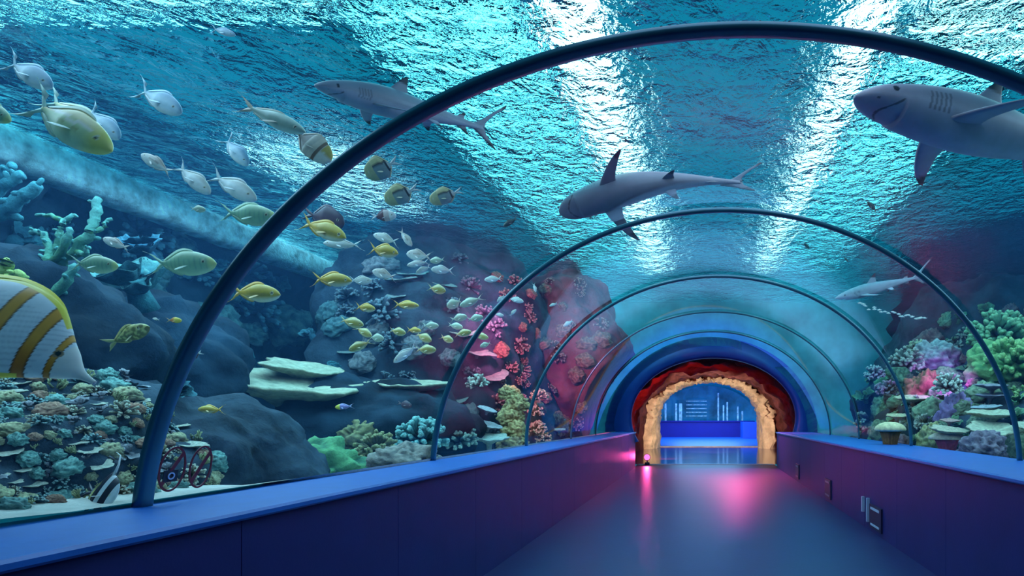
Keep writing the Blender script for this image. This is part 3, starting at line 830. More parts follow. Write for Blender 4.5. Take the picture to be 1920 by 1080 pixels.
put('pale_snapper', (906, 594), (874, 600), 1.6, 'pale green fish right against the second arch', group=SCH)
put('olive_snapper', (850, 640), (824, 630), 1.5, 'round olive fish lowest of the crowd by the second arch', group=SCH, hs=1.25)
put('olive_snapper', (884, 622), (850, 628), 1.7, 'olive fish in the crowd touching the second arch', group=SCH)
put('pale_snapper', (868, 614), (838, 608), 2.0, 'grey-green fish behind the crowd by the second arch', group=SCH)
put('olive_snapper', (916, 634), (884, 626), 1.6, 'olive fish crossing behind the second arch', group=SCH)
put('pale_snapper', (900, 650), (922, 642), 1.6, 'tiny pale yellow fish just under the one crossing the second arch', group=SCH)
put('white_fish', (932, 566), (948, 552), 1.5, 'white fish cut by the second arch, small and steep', group=SCH)
put('white_fish', (982, 566), (950, 558), 1.5, 'white curved fish just past the second arch', group=SCH)
put('white_fish', (945, 592), (925, 588), 1.5, 'tiny white fish close behind the second arch', group=SCH)
put('white_fish', (968, 580), (955, 594), 1.5, 'tiny white steep fish past the second arch', group=SCH)
put('white_fish', (1005, 548), (1000, 530), 1.2, 'tiny white fish before the red rock, topmost', group=SCH)
put('white_fish', (1030, 574), (1046, 568), 1.2, 'tiny white fish before the red rock, in the middle', group=SCH)
put('white_fish', (1056, 612), (1076, 600), 1.2, 'tiny white fish before the red rock, lowest', group=SCH)
put('dark_fish', (944, 424), (972, 408), 1.6, 'tiny dark fish against the cyan ripples past the butterflyfish', group=SCH)
DK = 'distant dark fish against the bright ripples'
put('dark_fish', (1626, 378), (1646, 398), 0, 'small dark fish silhouette nearest the largest shark, against white ripples', group=DK, Y=8.5)
put('dark_fish', (1508, 456), (1520, 470), 0, 'tiny dark fish silhouette above the third arch', group=DK, Y=10)
put('dark_fish', (1583, 483), (1592, 492), 0, 'tiny dark fish silhouette above the small distant shark', group=DK, Y=10)
# copperband butterflyfish
def c_cop(x, z, sa):
    d, p = (.5 - x) * 430, z * 430
    c = (.74, .75, .80)
    st = sin((p * .9 + d * .55) * .55)
    if d > 95 and p < 60: c = mix(c, (.42, .44, .52), .45 * sstep(.2, .9, st))
    if d < 75: c = (.86, .78, .74)
    for c0, w in ((79, 6.0), (123, 11.0), (190, 13.0), (272, 15.0), (345, 12.0)):
        q = abs(d - (c0 + .25 * p))
        if q < w: c = mix((.10, .03, .01), mix((.80, .32, .02), (.58, .14, .01), sstep(30, -60, p)), sstep(w, w * .55, q))
    if abs(sa) > .90 and d > 110: c = (.85, .66, .05)
    ed = sqrt((d - 80) ** 2 + (p - 12) ** 2)
    if ed < 5: c = (.005, .005, .005)
    elif ed < 8: c = (.35, .20, .10)
    return c
cp = [(0, 4), (15, 6), (30, 10), (45, 19), (60, 30), (82, 43), (112, 64), (148, 87), (185, 97), (215, 98), (250, 92), (300, 66), (335, 34)]
cpt = [(.5 - d / 430, h / 430) for d, h in cp]
SP['copperband_butterflyfish'] = species('copperband_butterflyfish', cpt, [(x, h * (.93 if h > .05 else 1)) for x, h in cpt], W=.065, ped=-.28, col=c_cop, fincol=(.86, .68, .06), tailcol=(.8, .8, .82), span=.13, fork=.02, dors=(-.24, .20, .03), anal=(-.24, .18, .03), nx=170, na=120, pect=False)
put('copperband_butterflyfish', (178, 718), (178 - 372, 718 - 215), 0, 'large white butterflyfish with orange bands and long snout, cut off at the picture edge', Y=2.38)
def c_moor(x, z, sa):
    c = (.80, .86, .90)
    if .17 < x < .34 or -.16 < x < .05: c = (.012, .015, .03)
    if -.24 < x <= -.16: c = (.75, .72, .25)
    return eyecol(c, x, z, .36, .04, .02)
SP['moorish_idol'] = species('moorish_idol', prof(.40, .02, .6), prof(.38, .02, .6), W=.07, col=c_moor, fincol=(.03, .03, .05), tailcol=(.05, .05, .08), span=.15, fork=.03, dors=(-.24, .12, .10), anal=(-.24, .08, .10), nx=90, na=60, streamer=True)
put('moorish_idol', (216, 936), (158, 918), 0, 'black and white striped fish with trailing fin just above the sand', Y=2.52, tilt=.5, hs=1.1)

# a line of tiny silver fish under the small distant shark
for i in range(22):
    t = i / 21
    x = lerp(1614, 1736, t) + random.uniform(-3, 3); y = lerp(572, 598, t ** .7) + random.uniform(-5, 5) * (1 - .7 * t)
    put('white_fish', (x - 5, y + random.uniform(-2, 1)), (x + 5, y + random.uniform(-1, 2)), 0, 'tiny silver fish in the line under the small distant shark', group='tiny silver fish under the distant shark', Y=9.2 + random.uniform(-.2, .2))

# ------------------------------------------------------------------ corals
from mathutils.bvhtree import BVHTree
def world_bvh(objs):
    vs, fs = [], []
    for o in objs:
        b = len(vs); mw = o.matrix_world
        vs += [mw @ v.co for v in o.data.vertices]; fs += [tuple(b + i for i in p.vertices) for p in o.data.polygons]
    return BVHTree.FromPolygons(vs, fs)
ROCKS = [o for o in COL.objects if o.name.split('.')[0] in ('reef_outcrop', 'reef_bank', 'rock_face', 'floor_sand_left', 'floor_sand_right', 'wall_tank_end')]
RB = world_bvh(ROCKS)
CAMP = Vector((0, 0, EYE))
def hit(px, py):
    d = (P(px, py, 10) - CAMP).normalized()
    Y0 = exitY(px, py, 0.03)
    o = P(px, py, Y0)
    loc, nrm, idx, dist = RB.ray_cast(o, d)
    if loc is None: return None, None
    if nrm.dot(d) > 0: nrm = -nrm
    return loc, nrm
M['coral'] = mat_plain('coral_skin', (1, 1, 1), 0.8, 0, 0.25, 0.30, 16, 0.6, 45, attr=True)

def c_var(c, v=.12): return tuple(clamp(x * (1 + random.uniform(-v, v)), 0, 1) for x in c)
def m_knob(c, c2, n=46, seed=0):
    """domed coral head with knobs, base at the origin, unit size"""
    mb = MB(); rnd = random.Random(seed); rows = []
    for i in range(n // 2 + 1):
        th = (i / (n // 2)) * pi * .58; r = []
        for k in range(n):
            a = 2 * pi * k / n
            d = Vector((sin(th) * cos(a), sin(th) * sin(a), cos(th)))
            f = noise.noise(d * 5.5 + Vector((seed, 1, 2))); g = fbm(d * 1.7 + Vector((seed, 4, 4)), 3)
            rr = .5 * (1 + .16 * f + .32 * g)
            r.append(mb.vert((d.x * rr, d.y * rr, d.z * rr * .9), mix(c, c2, sstep(-.1, .45, f + .3 * d.z))))
        rows.append(r)
    mb.grid(rows, True); return mb
def m_plate(c, c2, seed=0, n=56, lobes=.16, thick=.03, dish=.06):
    mb = MB(); rows = []
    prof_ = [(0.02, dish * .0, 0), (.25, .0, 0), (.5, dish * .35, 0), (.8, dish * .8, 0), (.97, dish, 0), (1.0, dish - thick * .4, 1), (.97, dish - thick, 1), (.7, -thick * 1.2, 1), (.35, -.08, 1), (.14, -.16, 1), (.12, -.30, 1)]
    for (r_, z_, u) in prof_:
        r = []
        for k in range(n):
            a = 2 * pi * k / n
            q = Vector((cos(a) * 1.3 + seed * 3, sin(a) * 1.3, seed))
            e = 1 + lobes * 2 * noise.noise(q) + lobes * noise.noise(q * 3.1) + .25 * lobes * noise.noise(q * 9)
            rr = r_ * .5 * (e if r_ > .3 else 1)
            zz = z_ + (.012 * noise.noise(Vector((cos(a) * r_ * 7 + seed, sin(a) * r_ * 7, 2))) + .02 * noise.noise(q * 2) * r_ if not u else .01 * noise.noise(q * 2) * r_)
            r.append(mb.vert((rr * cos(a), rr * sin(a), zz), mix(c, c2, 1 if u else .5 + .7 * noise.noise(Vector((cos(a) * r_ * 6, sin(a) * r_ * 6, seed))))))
        rows.append(r)
    mb.grid(rows, True); mb.f.append(tuple(rows[0])); mb.f.append(tuple(rows[-1])); return mb
def m_branch(c, c2, seed=0, n=16, rad=.04, up=.8, lev=2):
    mb = MB(); rnd = random.Random(seed)
    def grow(p, d, l, r, lv, cc):
        pts = [p]; q = p.copy(); dd = d.copy()
        for i in range(4):
            dd = (dd + Vector((rnd.uniform(-.25, .25), rnd.uniform(-.25, .25), .12))).normalized(); q = q + dd * l / 4; pts.append(q.copy())
        t = 1 if lv == 0 else .45
        mb.tube(pts, [r, r * .9, r * .85, r * .8, r * (.45 if lv == 0 else .75)], 7, mix(c, c2, .0 if lv else .3), c2=mix(c, c2, t))
        if lv > 0:
            for k in range(rnd.choice((2, 2, 3))):
                nd = (dd + Vector((rnd.uniform(-1, 1), rnd.uniform(-1, 1), rnd.uniform(-.1, .6))) * .75).normalized()
                grow(pts[rnd.choice((2, 3, 4))], nd, l * .72, r * .74, lv - 1, cc)
    for i in range(n):
        a = rnd.uniform(0, 2 * pi); s = rnd.uniform(.1, 1)
        d = Vector((cos(a) * s, sin(a) * s, up)).normalized()
        grow(Vector((cos(a) * s * .12, sin(a) * s * .12, -.04)), d, rnd.uniform(.22, .34), rad, lev, 0)
    return mb
def m_lettuce(c, c2, seed=0, n=7):
    mb = MB(); rnd = random.Random(seed)
    for i in range(n):
        a0 = rnd.uniform(0, 2 * pi); R = rnd.uniform(.22, .5); z0 = rnd.uniform(-.02, .22); h = rnd.uniform(.10, .2); sp = rnd.uniform(1.6, 2.8)
        outer, inner = [], []
        for k in range(25):
            t = k / 24; a = a0 + (t - .5) * sp
            col_o, col_i = [], []
            for j in range(6):
                u = j / 5
                w = 1 + .10 * sin(a * 9 + i) * u + .08 * noise.noise(Vector((a * 4, u * 2, seed + i)))
                r = R * (.35 + .65 * u) * w * (.6 + .4 * sin(pi * t))
                z = z0 + h * u ** 1.6 + .03 * sin(a * 7 + i * 2) * u
                cc = mix(c, c2, u ** 2)
                col_o.append(mb.vert((r * cos(a), r * sin(a), z), cc)); col_i.append(mb.vert((r * cos(a), r * sin(a), z - .022 * (1.15 - u)), mix(c, (.02, .05, .06), .4)))
            outer.append(col_o); inner.append(list(reversed(col_i)))
        mb.grid([o_ + i_ for o_, i_ in zip(outer, inner)], True)
    # holdfast
    mb.tube([(0, 0, -.25), (0, 0, -.05), (0, 0, .12)], [.16, .12, .10], 10, c)
    return mb
def m_bush(c, c2, seed=0, n=60, r=.5):
    """rounded head of short knobbly twigs"""
    mb = MB(); rnd = random.Random(seed)
    for i in range(n):
        z = rnd.uniform(-.15, 1); a = rnd.uniform(0, 2 * pi); s = sqrt(max(0, 1 - z * z)); d = Vector((s * cos(a), s * sin(a), z))
        l = r * rnd.uniform(.75, 1.05)
        mid = d * l * .7 + Vector((rnd.uniform(-.04, .04), rnd.uniform(-.04, .04), .0))
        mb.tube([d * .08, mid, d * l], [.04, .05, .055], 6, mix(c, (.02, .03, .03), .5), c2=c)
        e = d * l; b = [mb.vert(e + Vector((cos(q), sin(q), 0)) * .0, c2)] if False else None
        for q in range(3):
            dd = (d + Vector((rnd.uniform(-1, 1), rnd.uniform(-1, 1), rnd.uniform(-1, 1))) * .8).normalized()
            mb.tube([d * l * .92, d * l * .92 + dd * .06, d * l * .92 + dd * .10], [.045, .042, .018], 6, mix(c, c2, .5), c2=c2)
    return mb
def m_dome(c, c2, seed=0):
    """mushroom shaped coral: pale cap on a ribbed stalk"""
    mb = MB(); rows = []
    for (r_, z_, cc) in ((.20, -.3, c2), (.24, -.05, c2), (.30, .15, c2), (.34, .22, c2), (.5, .24, c), (.52, .28, c), (.48, .36, c), (.36, .44, c), (.18, .49, c), (.02, .5, c)):
        r = []
        for k in range(60):
            a = 2 * pi * k / 60; rib = 1 + (.06 * sin(a * 15) if z_ < .23 else .02 * noise.noise(Vector((cos(a) * 3 + seed, sin(a) * 3, 0))))
            r.append(mb.vert((r_ * rib * cos(a), r_ * rib * sin(a), z_), c_var(cc, .05)))
        rows.append(r)
    mb.grid(rows, True); mb.f.append(tuple(rows[0])); mb.f.append(tuple(rows[-1])); return mb
CM = {}
def cmesh(key, mbf, name):
    if key not in CM:
        o = mbf().build(name, M['coral']); CM[key] = o.data; COL.objects.unlink(o); bpy.data.objects.remove(o)
    return CM[key]
def set_coral(name, me, loc, size, label, cat='coral', group=None, up=(0, 0, 1), rot=None, sz=None, nrm=None):
    o = bpy.data.objects.new(name, me); COL.objects.link(o)
    u = Vector(up).normalized(); x = u.cross(Vector((0, 1, 0)))
    if x.length < .01: x = Vector((1, 0, 0))
    x.normalize(); y = u.cross(x)
    R = Matrix((x, y, u)).transposed().to_4x4() @ Matrix.Rotation(random.uniform(0, 6.28) if rot is None else rot, 4, 'Z')
    sz = sz or (size, size, size)
    o.matrix_world = Matrix.Translation(loc) @ R @ Matrix.Diagonal((sz[0], sz[1], sz[2], 1))
    tag(o, label, cat, group); return o
def px2m(n, Y): return n / F * Y

TEAL, TEAL2 = (.10, .32, .30), (.30, .62, .55)
CREAM, CREAM2 = (.62, .60, .46), (.42, .38, .26)
GREEN, GREEN2 = (.10, .26, .10), (.26, .44, .18)
# ---- table corals under the school
def plate_at(px, py, wpx, hpx, Y, label, c, c2, seed, tiltx=0.0, tilty=-0.16, rot=0.0, dish=.05, depth=None):
    loc = P(px, py, Y); w = px2m(wpx, Y)
    me = cmesh(('plate', seed), lambda: m_plate(c, c2, seed, dish=dish), 'table_coral')
    return set_coral('table_coral', me, loc, w, label, up=(tiltx, tilty, 1), rot=rot, sz=(w, w * .8, w))
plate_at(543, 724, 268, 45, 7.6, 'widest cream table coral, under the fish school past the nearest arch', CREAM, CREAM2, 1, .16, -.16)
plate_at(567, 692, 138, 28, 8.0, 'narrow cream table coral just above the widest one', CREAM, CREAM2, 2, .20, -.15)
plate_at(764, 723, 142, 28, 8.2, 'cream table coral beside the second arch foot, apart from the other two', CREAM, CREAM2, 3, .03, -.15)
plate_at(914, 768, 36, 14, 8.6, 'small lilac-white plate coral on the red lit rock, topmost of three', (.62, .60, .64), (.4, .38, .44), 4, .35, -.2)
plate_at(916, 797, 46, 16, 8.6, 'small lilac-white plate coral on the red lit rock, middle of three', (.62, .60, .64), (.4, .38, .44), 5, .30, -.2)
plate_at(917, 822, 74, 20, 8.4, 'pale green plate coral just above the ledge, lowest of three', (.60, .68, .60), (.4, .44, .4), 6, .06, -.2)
plate_at(1044, 792, 30, 10, 11.5, 'tiny cyan plate coral above the red light patch on the ledge, upper', (.40, .75, .75), (.2, .4, .4), 7, -.25, -.15)
plate_at(1048, 806, 30, 12, 11.2, 'tiny cyan plate coral above the red light patch on the ledge, lower', (.40, .75, .75), (.2, .4, .4), 8, .0, -.15)
# right hand reef
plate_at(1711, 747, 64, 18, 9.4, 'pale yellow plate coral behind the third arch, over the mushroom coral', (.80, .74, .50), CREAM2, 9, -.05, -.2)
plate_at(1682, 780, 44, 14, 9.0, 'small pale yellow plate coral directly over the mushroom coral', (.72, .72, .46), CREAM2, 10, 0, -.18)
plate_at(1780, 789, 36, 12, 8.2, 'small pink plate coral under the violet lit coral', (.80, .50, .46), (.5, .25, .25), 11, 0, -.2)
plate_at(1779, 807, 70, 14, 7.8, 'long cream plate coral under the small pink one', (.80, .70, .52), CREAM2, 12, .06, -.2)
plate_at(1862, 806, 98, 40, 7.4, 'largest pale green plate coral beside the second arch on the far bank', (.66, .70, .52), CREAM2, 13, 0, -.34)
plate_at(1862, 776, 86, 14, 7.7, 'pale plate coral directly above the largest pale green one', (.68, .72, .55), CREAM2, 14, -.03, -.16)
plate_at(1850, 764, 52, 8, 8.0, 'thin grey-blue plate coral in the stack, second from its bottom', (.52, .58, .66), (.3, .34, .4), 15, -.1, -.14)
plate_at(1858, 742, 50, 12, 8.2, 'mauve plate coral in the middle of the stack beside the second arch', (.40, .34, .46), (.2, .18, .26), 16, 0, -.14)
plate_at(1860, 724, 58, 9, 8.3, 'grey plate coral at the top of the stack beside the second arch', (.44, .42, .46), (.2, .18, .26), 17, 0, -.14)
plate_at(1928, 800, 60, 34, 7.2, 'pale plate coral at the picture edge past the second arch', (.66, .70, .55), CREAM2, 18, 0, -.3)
# mushroom corals: stalk and cap
def mushroom(loc, w, hz, c, c2, seed, label):
    root = empty('mushroom_coral', loc); tag(root, label, 'coral')
    full = m_dome(c, c2, seed)
    for nm, r0, r1 in (('stalk', 0, 3), ('cap', 3, 9)):
        mb = MB()
        for k in range(r0 * 60, (r1 + 1) * 60): mb.vert((full.v[k][0] * w, full.v[k][1] * w, full.v[k][2] * w * hz), c if nm == 'cap' else c_var(c2, .1))
        mb.grid([[r * 60 + k for k in range(60)] for r in range(r1 - r0 + 1)], True)
        mb.f.append(tuple(range(60))); mb.f.append(tuple(range((r1 - r0) * 60, (r1 - r0 + 1) * 60)))
        mb.build(nm, M['coral'], root)
mushroom(P(1669, 823, 8.4), px2m(56, 8.4), 1.15, (.72, .66, .40), (.34, .15, .06), 1, 'mushroom coral with cream cap and brown ribbed stalk by the third arch foot')
mushroom(P(1776, 836, 7.9), px2m(66, 7.9), .8, (.80, .62, .46), (.50, .05, .10), 2, 'wide red-stalked mushroom coral under the long cream plate')
# bushes and heads
def bush_at(name, px, py, wpx, Y, label, c, c2, seed, kind='bush', zs=1.0, up=(0, -.25, 1), n=60):
    w = px2m(wpx, Y)
    fn = {'bush': lambda: m_bush(c, c2, seed, n), 'knob': lambda: m_knob(c, c2, 56, seed), 'lettuce': lambda: m_lettuce(c, c2, seed, 9), 'branch': lambda: m_branch(c, c2, seed, 14)}[kind]
    me = cmesh((kind, seed), fn, name)
    return set_coral(name, me, P(px, py, Y), w, label, up=up, sz=(w, w, w * zs))
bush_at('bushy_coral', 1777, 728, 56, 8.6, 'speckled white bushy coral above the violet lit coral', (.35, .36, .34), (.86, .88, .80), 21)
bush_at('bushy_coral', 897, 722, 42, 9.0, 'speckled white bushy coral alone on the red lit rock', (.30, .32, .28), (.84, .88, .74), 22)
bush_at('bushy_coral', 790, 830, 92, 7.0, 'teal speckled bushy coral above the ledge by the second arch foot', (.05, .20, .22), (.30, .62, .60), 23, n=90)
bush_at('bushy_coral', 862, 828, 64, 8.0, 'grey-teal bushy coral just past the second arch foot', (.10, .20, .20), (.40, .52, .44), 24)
bush_at('bushy_coral', 706, 846, 74, 6.6, 'dull yellow bushy coral on the ledge side of the green mound', (.18, .18, .08), (.44, .42, .22), 25)
bush_at('coral_head', 676, 824, 74, 7.4, 'ochre knobbly coral head under the school, over the green mound', (.16, .15, .09), (.36, .32, .16), 26, 'knob')
bush_at('coral_head', 575, 905, 210, 6.2, 'large algae green mound behind the ledge under the widest table coral', (.05, .16, .09), (.14, .36, .16), 27, 'knob', .8)
bush_at('coral_head', 760, 870, 120, 6.0, 'brownish grey mound behind the ledge before the second arch', (.14, .13, .12), (.34, .30, .26), 28, 'knob', .7)
bush_at('coral_head', 440, 905, 120, 5.4, 'teal knobbly mound behind the ledge, next to the round prohibition stickers', (.06, .20, .20), (.18, .42, .38), 29, 'knob', .8)
bush_at('coral_head', 1786, 800, 84, 8.8, 'violet lit blocky coral head between the mushroom corals', (.34, .22, .50), (.5, .34, .66), 30, 'knob', 1.5)  # violet light is put into this head's colour as well
bush_at('coral_head', 1890, 700, 150, 9.2, 'green bushy coral slope behind the second arch', GREEN, GREEN2, 31, 'knob', .9)
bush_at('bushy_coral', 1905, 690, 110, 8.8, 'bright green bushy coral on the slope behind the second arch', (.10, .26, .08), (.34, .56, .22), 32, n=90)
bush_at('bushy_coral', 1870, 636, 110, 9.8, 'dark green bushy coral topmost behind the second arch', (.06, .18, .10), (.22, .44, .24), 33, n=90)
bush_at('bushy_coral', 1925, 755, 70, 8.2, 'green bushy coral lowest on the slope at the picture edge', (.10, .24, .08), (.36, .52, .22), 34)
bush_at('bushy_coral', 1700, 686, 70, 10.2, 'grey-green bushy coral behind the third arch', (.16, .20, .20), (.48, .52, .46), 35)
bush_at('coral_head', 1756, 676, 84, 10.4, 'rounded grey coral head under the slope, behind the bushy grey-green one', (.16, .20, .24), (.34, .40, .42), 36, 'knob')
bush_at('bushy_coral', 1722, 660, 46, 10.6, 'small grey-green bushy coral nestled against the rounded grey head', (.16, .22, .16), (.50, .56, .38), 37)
bush_at('coral_head', 1735, 740, 80, 9.8, 'rust brown coral head behind the pale yellow plate', (.20, .09, .06), (.36, .18, .11), 38, 'knob', 1.2)
bush_at('coral_head', 1745, 830, 50, 8.6, 'mottled yellow coral pillar between the arch foot and the red-stalked coral', (.30, .30, .12), (.6, .56, .28), 39, 'knob', 1.6)
bush_at('coral_head', 1845, 842, 80, 7.2, 'dark purple coral head under the largest pale plate', (.14, .10, .16), (.30, .24, .30), 40, 'knob', .9)
bush_at('bushy_coral', 1640, 705, 40, 11, 'pale bushy coral before the third arch, far down the tunnel', (.2, .3, .34), (.56, .70, .70), 41)
bush_at('bushy_coral', 1662, 735, 44, 10.5, 'mauve-grey bushy coral low before the third arch', (.2, .2, .26), (.46, .44, .50), 42)
# yellow-brown coral column
for i, (px, py, wp) in enumerate(((962, 838, 54), (966, 812, 48), (958, 786, 46), (970, 762, 44), (955, 742, 40))):
    bush_at('coral_head', px, py, wp, 8.9 + i * .08, ('tan knobbly coral in the column beside the third arch foot, ' + ('lowest', 'second from the bottom', 'middle one', 'second from the top', 'topmost')[i]), (.28, .18, .07), (.74, .56, .26), 50 + i, 'knob', 1.0)
for i, (px, py, wp) in enumerate(((1012, 745, 34), (1004, 775, 32), (1008, 806, 34), (1020, 826, 30))):
    bush_at('bushy_coral', px, py, wp, 10.4, ('grey-olive bushy coral behind the third arch foot, ' + ('topmost', 'second', 'third', 'lowest'))[0:200] if False else 'grey-olive bushy coral just past the third arch foot, ' + ('topmost', 'second from the top', 'second from the bottom', 'lowest')[i], (.18, .20, .12), (.55, .56, .38), 60 + i)
# teal branching coral and neighbours
def px_branch(name, paths, Y, c, c2, label, wob=.012):
    mb = MB()
    for pts, r0, r1 in paths:
        q = [P(x, y, Y + dy) for x, y, dy in pts]
        fine = []
        n = 5 * (len(q) - 1)
        for i in range(n + 1):
            s = i / n * (len(q) - 1)
            f = Vector((cinterp([(k, v.x) for k, v in enumerate(q)], s), cinterp([(k, v.y) for k, v in enumerate(q)], s), cinterp([(k, v.z) for k, v in enumerate(q)], s)))
            fine.append(f + Vector((random.uniform(-wob, wob), random.uniform(-wob, wob), random.uniform(-wob, wob))))
        rr = [px2m(lerp(r0, r1, i / n), Y) * random.uniform(.85, 1.15) for i in range(n + 1)]
        mb.tube(fine, rr, 9, c, c2=c2)
        for i in range(2, n, 2):          # little nubs
            d = Vector((random.uniform(-1, 1), random.uniform(-1, 1), random.uniform(-.3, 1))).normalized()
            mb.tube([fine[i], fine[i] + d * rr[i] * 1.6, fine[i] + d * rr[i] * 2.0], [rr[i] * .5, rr[i] * .45, rr[i] * .2], 6, c2)
    o = mb.build(name, M['coral']); 
    mid = sum((Vector(v) for v in mb.v), Vector()) / len(mb.v); o.data.transform(Matrix.Translation(-mid)); o.location = mid
    tag(o, label, 'coral'); return o
px_branch('branching_coral', [
    ([(62, 585, .1), (95, 510, 0), (140, 470, 0), (165, 440, 0), (178, 410, .05), (182, 372, .1)], 11, 7),
    ([(70, 580, .1), (92, 500, .1), (110, 450, .1), (120, 415, .15), (148, 402, .2)], 9, 4),
    ([(100, 500, 0), (125, 455, -.1), (130, 430, -.1)], 8, 5),
    ([(60, 575, 0), (75, 520, 0), (90, 470, .05), (80, 440, .1), (60, 436, .1)], 8, 5),
    ([(165, 440, 0), (190, 425, .05), (208, 408, .1)], 5, 3),
    ([(120, 415, .15), (95, 405, .2), (68, 402, .25)], 5, 3),
    ([(140, 470, 0), (160, 478, -.1), (168, 462, -.1)], 6, 4),
    ([(70, 590, -.1), (120, 530, -.15), (140, 500, -.15)], 9, 7)], 4.9, (.11, .30, .12), (.16, .44, .42), 'tall teal-green branching coral rising behind the big striped butterflyfish')
px_branch('finger_coral', [([(-60, 420, 0), (0, 395, 0), (40, 372, 0), (74, 346, 0)], 18, 9), ([(-40, 380, .1), (10, 345, .1), (38, 326, .1)], 14, 8), ([(-50, 360, .2), (0, 325, .2), (24, 312, .2)], 12, 7)], 5.6, (.03, .17, .24), (.09, .32, .38), 'thick teal finger coral at the picture edge, right under the pale beam')
px_branch('finger_coral', [([(-40, 560, 0), (0, 510, 0), (18, 488, 0)], 16, 9), ([(-20, 560, 0), (20, 525, 0), (42, 512, 0)], 15, 8), ([(0, 570, 0), (30, 545, 0), (48, 528, 0)], 12, 7)], 4.4, (.36, .50, .08), (.60, .72, .24), 'yellow-green finger coral at the picture edge, touching the top of the striped butterflyfish')
bush_at('lettuce_coral', 258, 545, 150, 6.2, 'pale teal lettuce coral clump between the branching coral and the nearest arch', (.05, .20, .24), (.20, .44, .44), 70, 'lettuce', 1.0, up=(0, -.5, 1))
bush_at('lettuce_coral', 270, 470, 110, 6.6, 'bluish lettuce coral above the pale teal clump', (.03, .14, .24), (.10, .30, .42), 71, 'lettuce', .8, up=(0, -.6, 1))
# rock shoulders that carry them
tag(blob('reef_rock', (-5.35, 4.9, 1.75), (.85, .75, .8), .25, 1.2, M['rock_dark'], 5, 21.0), 'dark rock shoulder carrying the teal branching coral', 'rock')
tag(blob('reef_rock', (-6.0, 6.7, 1.75), (1.0, .9, .75), .25, 1.1, M['rock_dark'], 5, 25.0), 'dark rock shoulder under the pale teal lettuce coral', 'rock')
tag(blob('reef_rock', (-4.4, 8.3, 1.05), (1.5, 1.0, .55), .25, 1.1, M['rock_dark'], 5, 27.0), 'dark rock shoulder under the cream table corals', 'rock')
# ---- small growth scattered over the reef
TAKEN = []
def scatter(n, region, kinds, smin, smax, rnd):
    made = 0; tries = 0
    while made < n and tries < n * 12:
        tries += 1
        x, y = rnd.uniform(region[0], region[2]), rnd.uniform(region[1], region[3])
        if len(region) > 4 and not region[4](x, y): continue
        loc, nr = hit(x, y)
        if loc is None or loc.y > 15.6 or inside(loc, .1): continue
        name, kind, c, c2, sd, label, grp = rnd.choice(kinds)
        s = px2m(rnd.uniform(smin, smax), loc.y)
        if any((loc - q).length < (s + r_) * .34 for q, r_ in TAKEN): continue
        TAKEN.append((loc, s))
        fn = {'bush': lambda: m_bush(c, c2, sd, 34), 'knob': lambda: m_knob(c, c2, 30, sd), 'lettuce': lambda: m_lettuce(c, c2, sd, 5), 'branch': lambda: m_branch(c, c2, sd, 8, .045, .9, 1), 'plate': lambda: m_plate(c, c2, sd, 36)}[kind]
        me = cmesh((kind, 's', sd), fn, name)
        up = (nr + Vector((0, -.1, .7))).normalized() if kind != 'plate' else (Vector((0, -.2, 1)) + nr * .3)
        set_coral(name, me, loc + nr * s * .02, s, label, 'coral', grp, up=up, sz=(s, s, s * rnd.uniform(.7, 1.0)))
        made += 1
rnd = random.Random(11)
G = 'small corals on the reef bank by the nearest arch'
bank = [('coral_head', 'knob', (.30, .26, .16), (.70, .66, .40), 101, 'small yellowish coral head on the bank by the nearest arch foot', G + ', yellowish heads'),
        ('coral_head', 'knob', (.10, .26, .26), (.34, .62, .56), 102, 'small teal coral head on the bank by the nearest arch foot', G + ', teal heads'),
        ('bushy_coral', 'bush', (.40, .36, .26), (.92, .90, .74), 103, 'small cream bushy coral on the bank by the nearest arch foot', G + ', cream bushes'),
        ('bushy_coral', 'bush', (.12, .26, .30), (.56, .78, .78), 104, 'small pale teal bushy coral on the bank by the nearest arch foot', G + ', pale teal bushes'),
        ('coral_head', 'knob', (.34, .16, .12), (.68, .40, .28), 105, 'small rusty coral head on the bank by the nearest arch foot', G + ', rusty heads'),
        ('branching_coral', 'branch', (.30, .32, .14), (.76, .78, .44), 106, 'small yellow branching coral on the bank by the nearest arch foot', G + ', yellow branches'),
        ('lettuce_coral', 'lettuce', (.20, .20, .24), (.60, .60, .66), 107, 'small greyish lettuce coral on the bank by the nearest arch foot', G + ', grey lettuces'),
        ('table_coral', 'plate', (.78, .78, .66), (.40, .38, .3), 108, 'small cream plate coral on the bank by the nearest arch foot', G + ', cream plates')]
scatter(190, (-20, 700, 400, 960, lambda x, y: y > 705 + max(0, x - 240) * .9 and y < 955 - x * .12), bank, 18, 50, rnd)
G2 = 'corals growing on the dark back wall'
wallk = [('lettuce_coral', 'lettuce', (.03, .11, .16), (.07, .24, .30), 111, 'dim blue-teal lettuce coral on the dark back wall under the pale beam', G2 + ', lettuces'),
         ('bushy_coral', 'bush', (.03, .09, .14), (.08, .22, .30), 112, 'dim blue bushy coral on the dark back wall under the pale beam', G2 + ', bushes'),
         ('coral_head', 'knob', (.04, .10, .12), (.10, .20, .22), 113, 'dim coral head on the dark back wall under the pale beam', G2 + ', heads')]
scatter(45, (0, 420, 640, 760, lambda x, y: y > 330 + x * .36), wallk, 50, 110, rnd)
G3 = 'corals growing on the outcrop behind the school'
outk = [('bushy_coral', 'bush', (.07, .10, .14), (.20, .26, .30), 121, 'dim grey bushy coral on the tall outcrop behind the fish school', G3 + ', bushes'),
        ('coral_head', 'knob', (.09, .10, .12), (.22, .22, .24), 122, 'dim grey coral head on the tall outcrop behind the fish school', G3 + ', heads'),
        ('table_coral', 'plate', (.30, .36, .34), (.16, .2, .2), 123, 'dim plate coral on the tall outcrop behind the fish school', G3 + ', plates')]
scatter(40, (620, 480, 930, 830, lambda x, y: True), outk, 30, 70, rnd)
